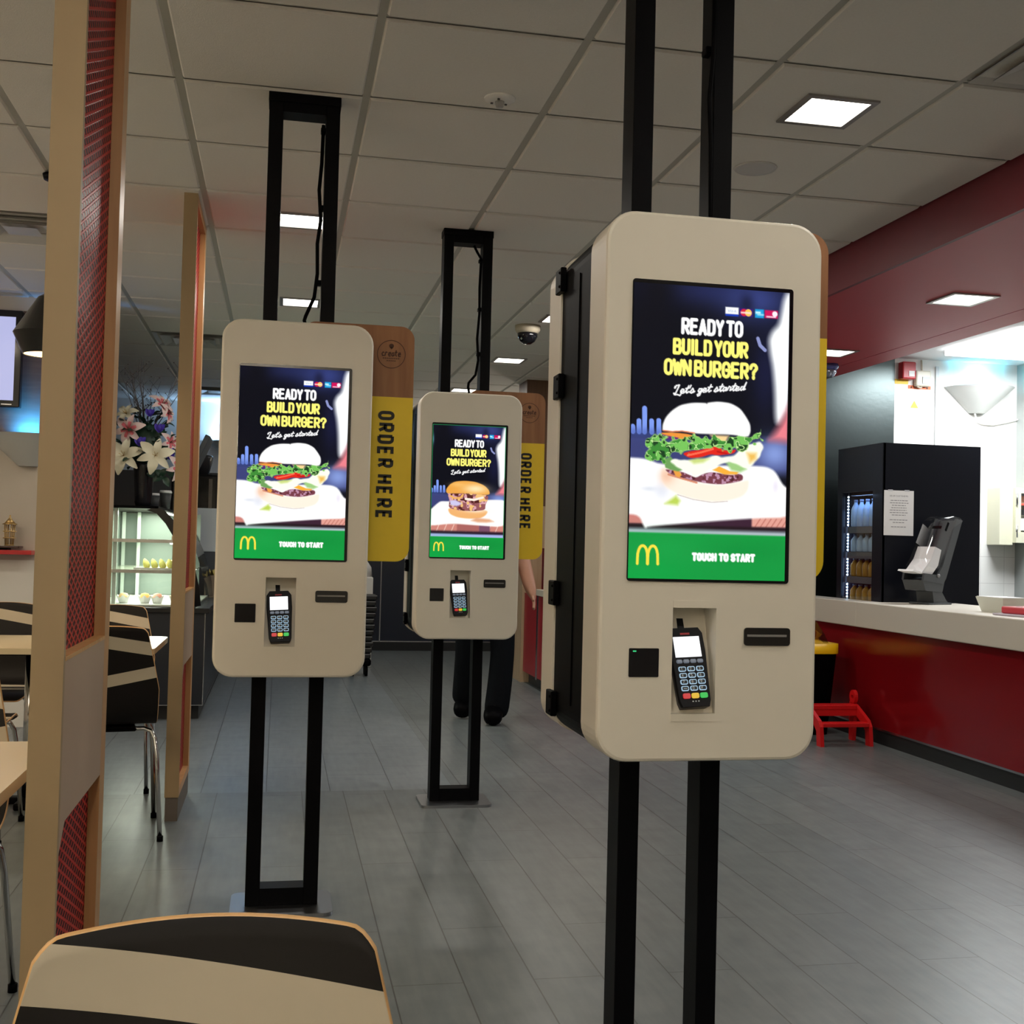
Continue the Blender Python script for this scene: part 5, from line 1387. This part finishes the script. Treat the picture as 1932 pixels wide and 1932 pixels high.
for x in (.03, .15): MB().box(x, x + .035, -.002, -.0008, .292, .302).build('tape', mat('tape_clear', (.6, .62, .65, 1), .2), t)

# napkin dispenser
t = thing('napkin_dispenser', 'tilted grey napkin dispenser with clear cover on the white worktop', 'napkin dispenser', (4.12, 6.80, .885), math.radians(20))
m = MB(); m.box(-.095, .125, -.07, .09, 0, .012, 0, .004)
pr = [(-.05, .012), (.075, .012), (.085, .02), (.05, .06), (.03, .16), (.07, .30), (.05, .34), (-.04, .18), (-.05, .06)]
# lean is along local x: left is the front (napkin side)
m.prism([(-.03, .0), (.12, .0), (.085, .03), (.045, .08), (.035, .16), (.02, .16), (-.05, .16), (-.045, .08)], 'y', -.055, .075)
m.prism([(-.16, .155), (.03, .13), (.06, .17), (.205, .53), (.215, .545), (.155, .555), (.02, .24), (-.02, .19), (-.15, .20)], 'y', -.075, -.06)
m.prism([(-.16, .155), (.03, .13), (.06, .17), (.205, .53), (.215, .545), (.155, .555), (.02, .24), (-.02, .19), (-.15, .20)], 'y', .08, .095)
m.prism([(.03, .13), (.06, .17), (.205, .53), (.185, .545), (.04, .19), (.01, .15)], 'y', -.06, .08)
m.prism([(-.16, .155), (-.13, .09), (.03, .08), (.05, .15), (.0, .17)], 'y', -.07, .09)
m.build('stand', M_greyplas, t)
m = MB()
cov = [(-.165, .205), (-.12, .245), (-.075, .30), (.04, .52), (.075, .555), (.13, .57), (.185, .56), (.21, .54)]
for y0, y1 in ((-.078, .098),):
    A = [m.v(x, y0, z) for x, z in cov]; B = [m.v(x, y1, z) for x, z in cov]
    for a in range(len(cov) - 1): m.face([A[a], A[a + 1], B[a + 1], B[a]], 0, True)
    for S_ in (A, B):
        back = [m.v(p[0] + dx, S_[0].co.y, p[1] + dz) for p, dx, dz in ((cov[1], .10, -.02), (cov[3], .07, -.03))]
        m.face(S_[1:] + [back[1], back[0]])
m.build('clear_cover', M_smoke, t)
m = MB(); m.obox((.055, -.0795, .50), (.06, .003, .016), Matrix.Rotation(math.radians(-62), 4, 'Y'), 0); m.obox((.048, .01, .497), (.006, .10, .018), Matrix.Rotation(math.radians(28), 4, 'Y')); m.build('label_plate', M_core, t)
m = MB(); m.prism([(-.16, .20), (-.07, .29), (-.03, .37), (.03, .35), (.0, .25), (-.06, .19)], 'y', -.058, .078); m.prism([(-.23, .212), (-.16, .198), (-.08, .19), (-.06, .2), (-.15, .208), (-.22, .222)], 'y', -.05, .07); m.build('napkins', M_paper, t)
m = MB(); m.lathe([(.012, -.004), (.012, .004), (.0, .004)], (-.02, -.079, .185), 14, 0, 0, 2 * PI, Matrix.Rotation(PI / 2, 3, 'X')); m.build('pivot_cap', mat('pivot_grey', (.2, .2, .2, 1), .4), t)

# things on the counter at the right edge
t = thing('paper_tray', 'small open white paper tray on the worktop at the right edge', 'tray', (4.03, 5.90, .885))
m = MB()
bot = [(-.07, -.10), (.07, -.10), (.07, .10), (-.07, .10)]; top = [(-.09, -.13), (.09, -.13), (.09, .13), (-.09, .13)]
B_ = [m.v(x, y, .001) for x, y in bot]; T_ = [m.v(x, y, .085) for x, y in top]; m.face(B_)
for k in range(4): m.face([B_[k], B_[(k + 1) % 4], T_[(k + 1) % 4], T_[k]])
m.build('tray_body', mat('tray_pale', (.66, .68, .60, 1), .7), t)
m = MB(); m.box(-.085, .085, -.10, .125, .084, .088); m.build('paper_flap', M_paper, t)
t = thing('red_packet', 'red packet in clear wrap lying on the worktop at the right edge', 'packet', (3.94, 5.55, .885), .2)
m = MB(); m.box(-.10, .07, -.09, .09, .012, .050, 0, .008); m.build('packet', mat('packet_red', (.6, .05, .07, 1), .35), t)
m = MB(); m.box(-.13, .10, -.12, .12, .001, .012, 0, .003); m.box(-.09, -.07, -.03, .0, .050, .0515); m.build('wrapper', mat('wrap_lilac', (.55, .5, .6, 1), .2), t)

# kitchen wall fittings
make_sconce((5.145, 7.898, 2.28), 'white half cone wall light on the kitchen wall above the fridge', 7.0, (.06, .70, 1.0))
o = MB().tube([(5.11, 7.86, 2.276), (5.13, 7.87, 2.235), (5.19, 7.885, 2.205), (5.28, 7.885, 2.20), (5.40, 7.885, 2.225), (5.489, 7.88, 2.25)], .006, 8).build('lamp_cord', M_white); tag(o, 'white cord looping from the kitchen wall light to the grey column', 'cord')
t = thing('fire_alarm', 'red fire alarm sounder high on the kitchen wall under the soffit', 'alarm', (4.55, 7.9, 2.56))
m = MB(); m.box(-.055, .055, -.07, 0, -.055, .075, 0, .01); m.build('housing', mat('alarm_red', (.42, .012, .02, 1), .35), t)
m = MB(); m.box(-.005, .04, -.073, -.07, -.035, .005); m.build('white_label', M_paper, t)
t = thing('isolator_switch', 'clear cased switch with cable on the kitchen wall beside the alarm', 'switch', (4.69, 7.9, 2.46))
m = MB(); m.box(-.07, .055, -.045, 0, 0, .12, 0, .012); m.build('case', mat('switch_case', (.62, .60, .50, 1), .3), t)
m = MB(); m.box(-.02, .04, -.05, -.045, .02, .07); m.build('dial', mat('dial_grey', (.35, .38, .38, 1), .3), t)
m = MB(); m.tube([(-.055, -.02, .02), (-.05, -.03, -.005), (-.015, -.02, -.01), (-.01, -.02, .12), (-.012, -.015, .20)], .007, 8); m.build('conduit', mat('conduit_beige', (.55, .48, .38, 1), .4), t)
t = thing('orange_warning_strip', 'orange warning strip with two triangles on the kitchen wall', 'sign', (4.67, 7.9, 2.443))
m = MB(); m.box(-.09, .095, -.002, 0, 0, .026); m.build('strip', mat('strip_orange', (.75, .15, .04, 1), .5), t)
m = MB()
for x in (-.065, .065): MB().prism([(x - .009, .005), (x + .009, .005), (x, .021)], 'y', -.003, -.002).build('triangle_mark', M_ink, t)
for k in range(6): m.box(-.045 + k * .015, -.035 + k * .015, -.0026, -.002, .010, .015)
m.build('lettering', M_ink, t)
t = thing('yellow_warning_sticker', 'yellow sticker band on the kitchen wall left of the switch', 'sign', (4.52, 7.9, 2.475))
m = MB(); m.box(-.05, .06, -.0015, 0, 0, .035); m.build('sticker', mat('sticker_yellow', (.85, .6, .03, 1), .5), t)
o = MB().prism([(4.60, 2.30), (4.665, 2.30), (4.632, 2.355)], 'y', 7.898, 7.8995).build('yellow_triangle_sign', mat('sticker_yellow', (.85, .6, .03, 1), .5)); tag(o, 'yellow triangular warning sign on the kitchen wall', 'sign')
o = MB().box(4.80, 4.825, 7.885, 7.8995, 1.9, 2.62).build('wall_conduit', mat('conduit_white', (.6, .64, .66, 1), .4)); tag(o, 'white vertical conduit strip left of the kitchen wall light', 'conduit')
o = MB().box(4.6, 5.45, 6.55, 7.45, CEIL - .045, CEIL - .001, 0, .004).build('ceiling_panel_light', emit('kitchen_panel', (1, 1, 1, 1), 5)); tag(o, 'bright white panel light on the kitchen ceiling', 'ceiling light')
area(o, (5.0, 7.0, CEIL - .06), .8, P_KITCHEN, (.95, .98, 1.0))
t = thing('wall_cupboard', 'cream wall cupboard with open file slots at the right edge', 'cupboard', (5.25, 7.9, 1.29))
M_cup = mat('cupboard_cream', (.70, .70, .54, 1), .45)
m = MB(); m.box(0, .11, -.16, 0, 0, .43, 0, .004); m.box(.11, .42, -.20, -.19, .02, .10); m.box(.11, .42, -.12, 0, .02, .43); m.box(.11, .155, -.19, -.12, .02, .43); m.build('carcass', M_cup, t)
for z in (.06, .30):
    m = MB(); m.tube([(.118, -.195, z), (.118, -.195, z + .085)], .008, 8); m.build('hinge', M_steel, t)
for k, (z, h, c) in enumerate(((.37, .02, 'slot_k'), (.30, .015, 'slot_r'), (.23, .04, 'slot_k'))):
    m = MB(); m.box(.155, .42, -.17, -.12, z, z + h); m.build('file_slot', mat(c, (.02, .02, .02, 1) if c == 'slot_k' else (.7, .12, .08, 1), .5), t)
m = MB(); m.box(.155, .42, -.20, -.12, .11, .20, 0, .004); m.build('white_box_front', M_paper, t)

# step stool and mop bin beside the counter
def stool_side(x):
    m = MB()
    out = [(-.01, 0), (.03, 0), (.045, .10), (.075, .145), (.13, .20), (.175, .25), (.20, .26), (.20, .0), (.24, .0), (.255, .20), (.255, .30), (.245, .318), (.225, .325), (.20, .322), (.185, .31), (.175, .285), (.10, .225), (.03, .165), (.005, .13)]
    return m, out
t = thing('step_stool', 'red plastic two step stool against the red counter', 'step stool', (3.49, 6.68, 0))
for sx in (-1, 1):
    m = MB(); x = sx * .165
    # side frame: front leg, riser, rear leg with hand hole
    fl_ = [(-.012, 0), (.045, 0), (.055, .09), (.085, .118), (.16, .16), (.20, .185), (.215, 0), (.265, 0), (.262, .28), (.25, .315), (.228, .325), (.205, .315), (.195, .285), (.19, .232), (.10, .19), (.03, .155), (.004, .12)]
    # split into convex pieces so the outline stays true
    for poly in ([(-.012, 0), (.045, 0), (.055, .09), (.004, .12)], [(.004, .12), (.055, .09), (.085, .118), (.03, .155)], [(.03, .155), (.085, .118), (.16, .16), (.10, .19)], [(.10, .19), (.16, .16), (.20, .185), (.19, .232)],
                 [(.20, .185), (.215, 0), (.265, 0), (.263, .19)], [(.19, .232), (.20, .185), (.263, .19), (.262, .245)]):
        m.prism(poly, 'x', x - .012 * (1), x + .012)
    # rounded top lug with a hole
    nseg = 16; oc = (.228, .278)
    O_ = [(oc[0] + .036 * math.cos(2 * PI * k / nseg), oc[1] + .044 * math.sin(2 * PI * k / nseg)) for k in range(nseg)]
    I_ = [(oc[0] + .017 * math.cos(2 * PI * k / nseg), oc[1] + .013 * math.sin(2 * PI * k / nseg)) for k in range(nseg)]
    for k in range(nseg): m.prism([O_[k], O_[(k + 1) % nseg], I_[(k + 1) % nseg], I_[k]], 'x', x - .012, x + .012)
    m.build('side_frame', M_redpla, t)
m = MB(); m.box(-.155, .155, -.0, .085, .118, .142, 0, .004); m.build('lower_step', M_redpla, t)
m = MB(); m.box(-.155, .155, .16, .262, .205, .232, 0, .004); m.box(-.155, .155, .165, .175, .165, .205); m.build('upper_step', M_redpla, t)
t = thing('mop_bin', 'black bin with yellow rim and clear liner behind the red step stool', 'bin', (3.42, 7.28, 0))
def rbox(m, hx, hy, r, z0, z1, k0=1.0, mi=0):
    a = rr(-hx * k0, hx * k0, -hy * k0, hy * k0, r, 5); b = rr(-hx, hx, -hy, hy, r, 5)
    A = [m.v(x, y, z0) for x, y in a]; B = [m.v(x, y, z1) for x, y in b]; n = len(A)
    for k in range(n): m.face([A[k], A[(k + 1) % n], B[(k + 1) % n], B[k]], mi, True)
    return A, B
m = MB(); A, B = rbox(m, .225, .20, .07, 0, .535, .82); m.face(A); m.build('bin_body', M_core, t)
m = MB(); _, B1 = rbox(m, .235, .21, .075, .535, .60); 
a2 = [m.v(v.co.x * .93, v.co.y * .93, .60) for v in B1]; a3 = [m.v(v.co.x * .93, v.co.y * .93, .535) for v in B1]; n = len(B1)
for k in range(n):
    m.face([B1[k], B1[(k + 1) % n], a2[(k + 1) % n], a2[k]], 0, True); m.face([a2[k], a2[(k + 1) % n], a3[(k + 1) % n], a3[k]], 0, True)
m.build('yellow_rim', mat('rim_yellow', (.85, .50, .004, 1), .35), t)
m = MB()
cv = [(.19, .60), (.16, .66), (.10, .74), (.02, .80), (-.10, .84)]
for yy in (-.10, .12):
    for a, b in zip(cv, cv[1:]): m.prism([a, b, (b[0] - .04, b[1] - .03), (a[0] - .03, a[1])], 'y', yy, yy + .012)
A = [m.v(x, -.10, z) for x, z in cv]; B = [m.v(x, .13, z) for x, z in cv]
for k in range(len(cv) - 1): m.face([A[k], A[k + 1], B[k + 1], B[k]], 0, True)
m.build('clear_lid', glass('lid_clear', (.72, .66, .58, 1), .4), t)
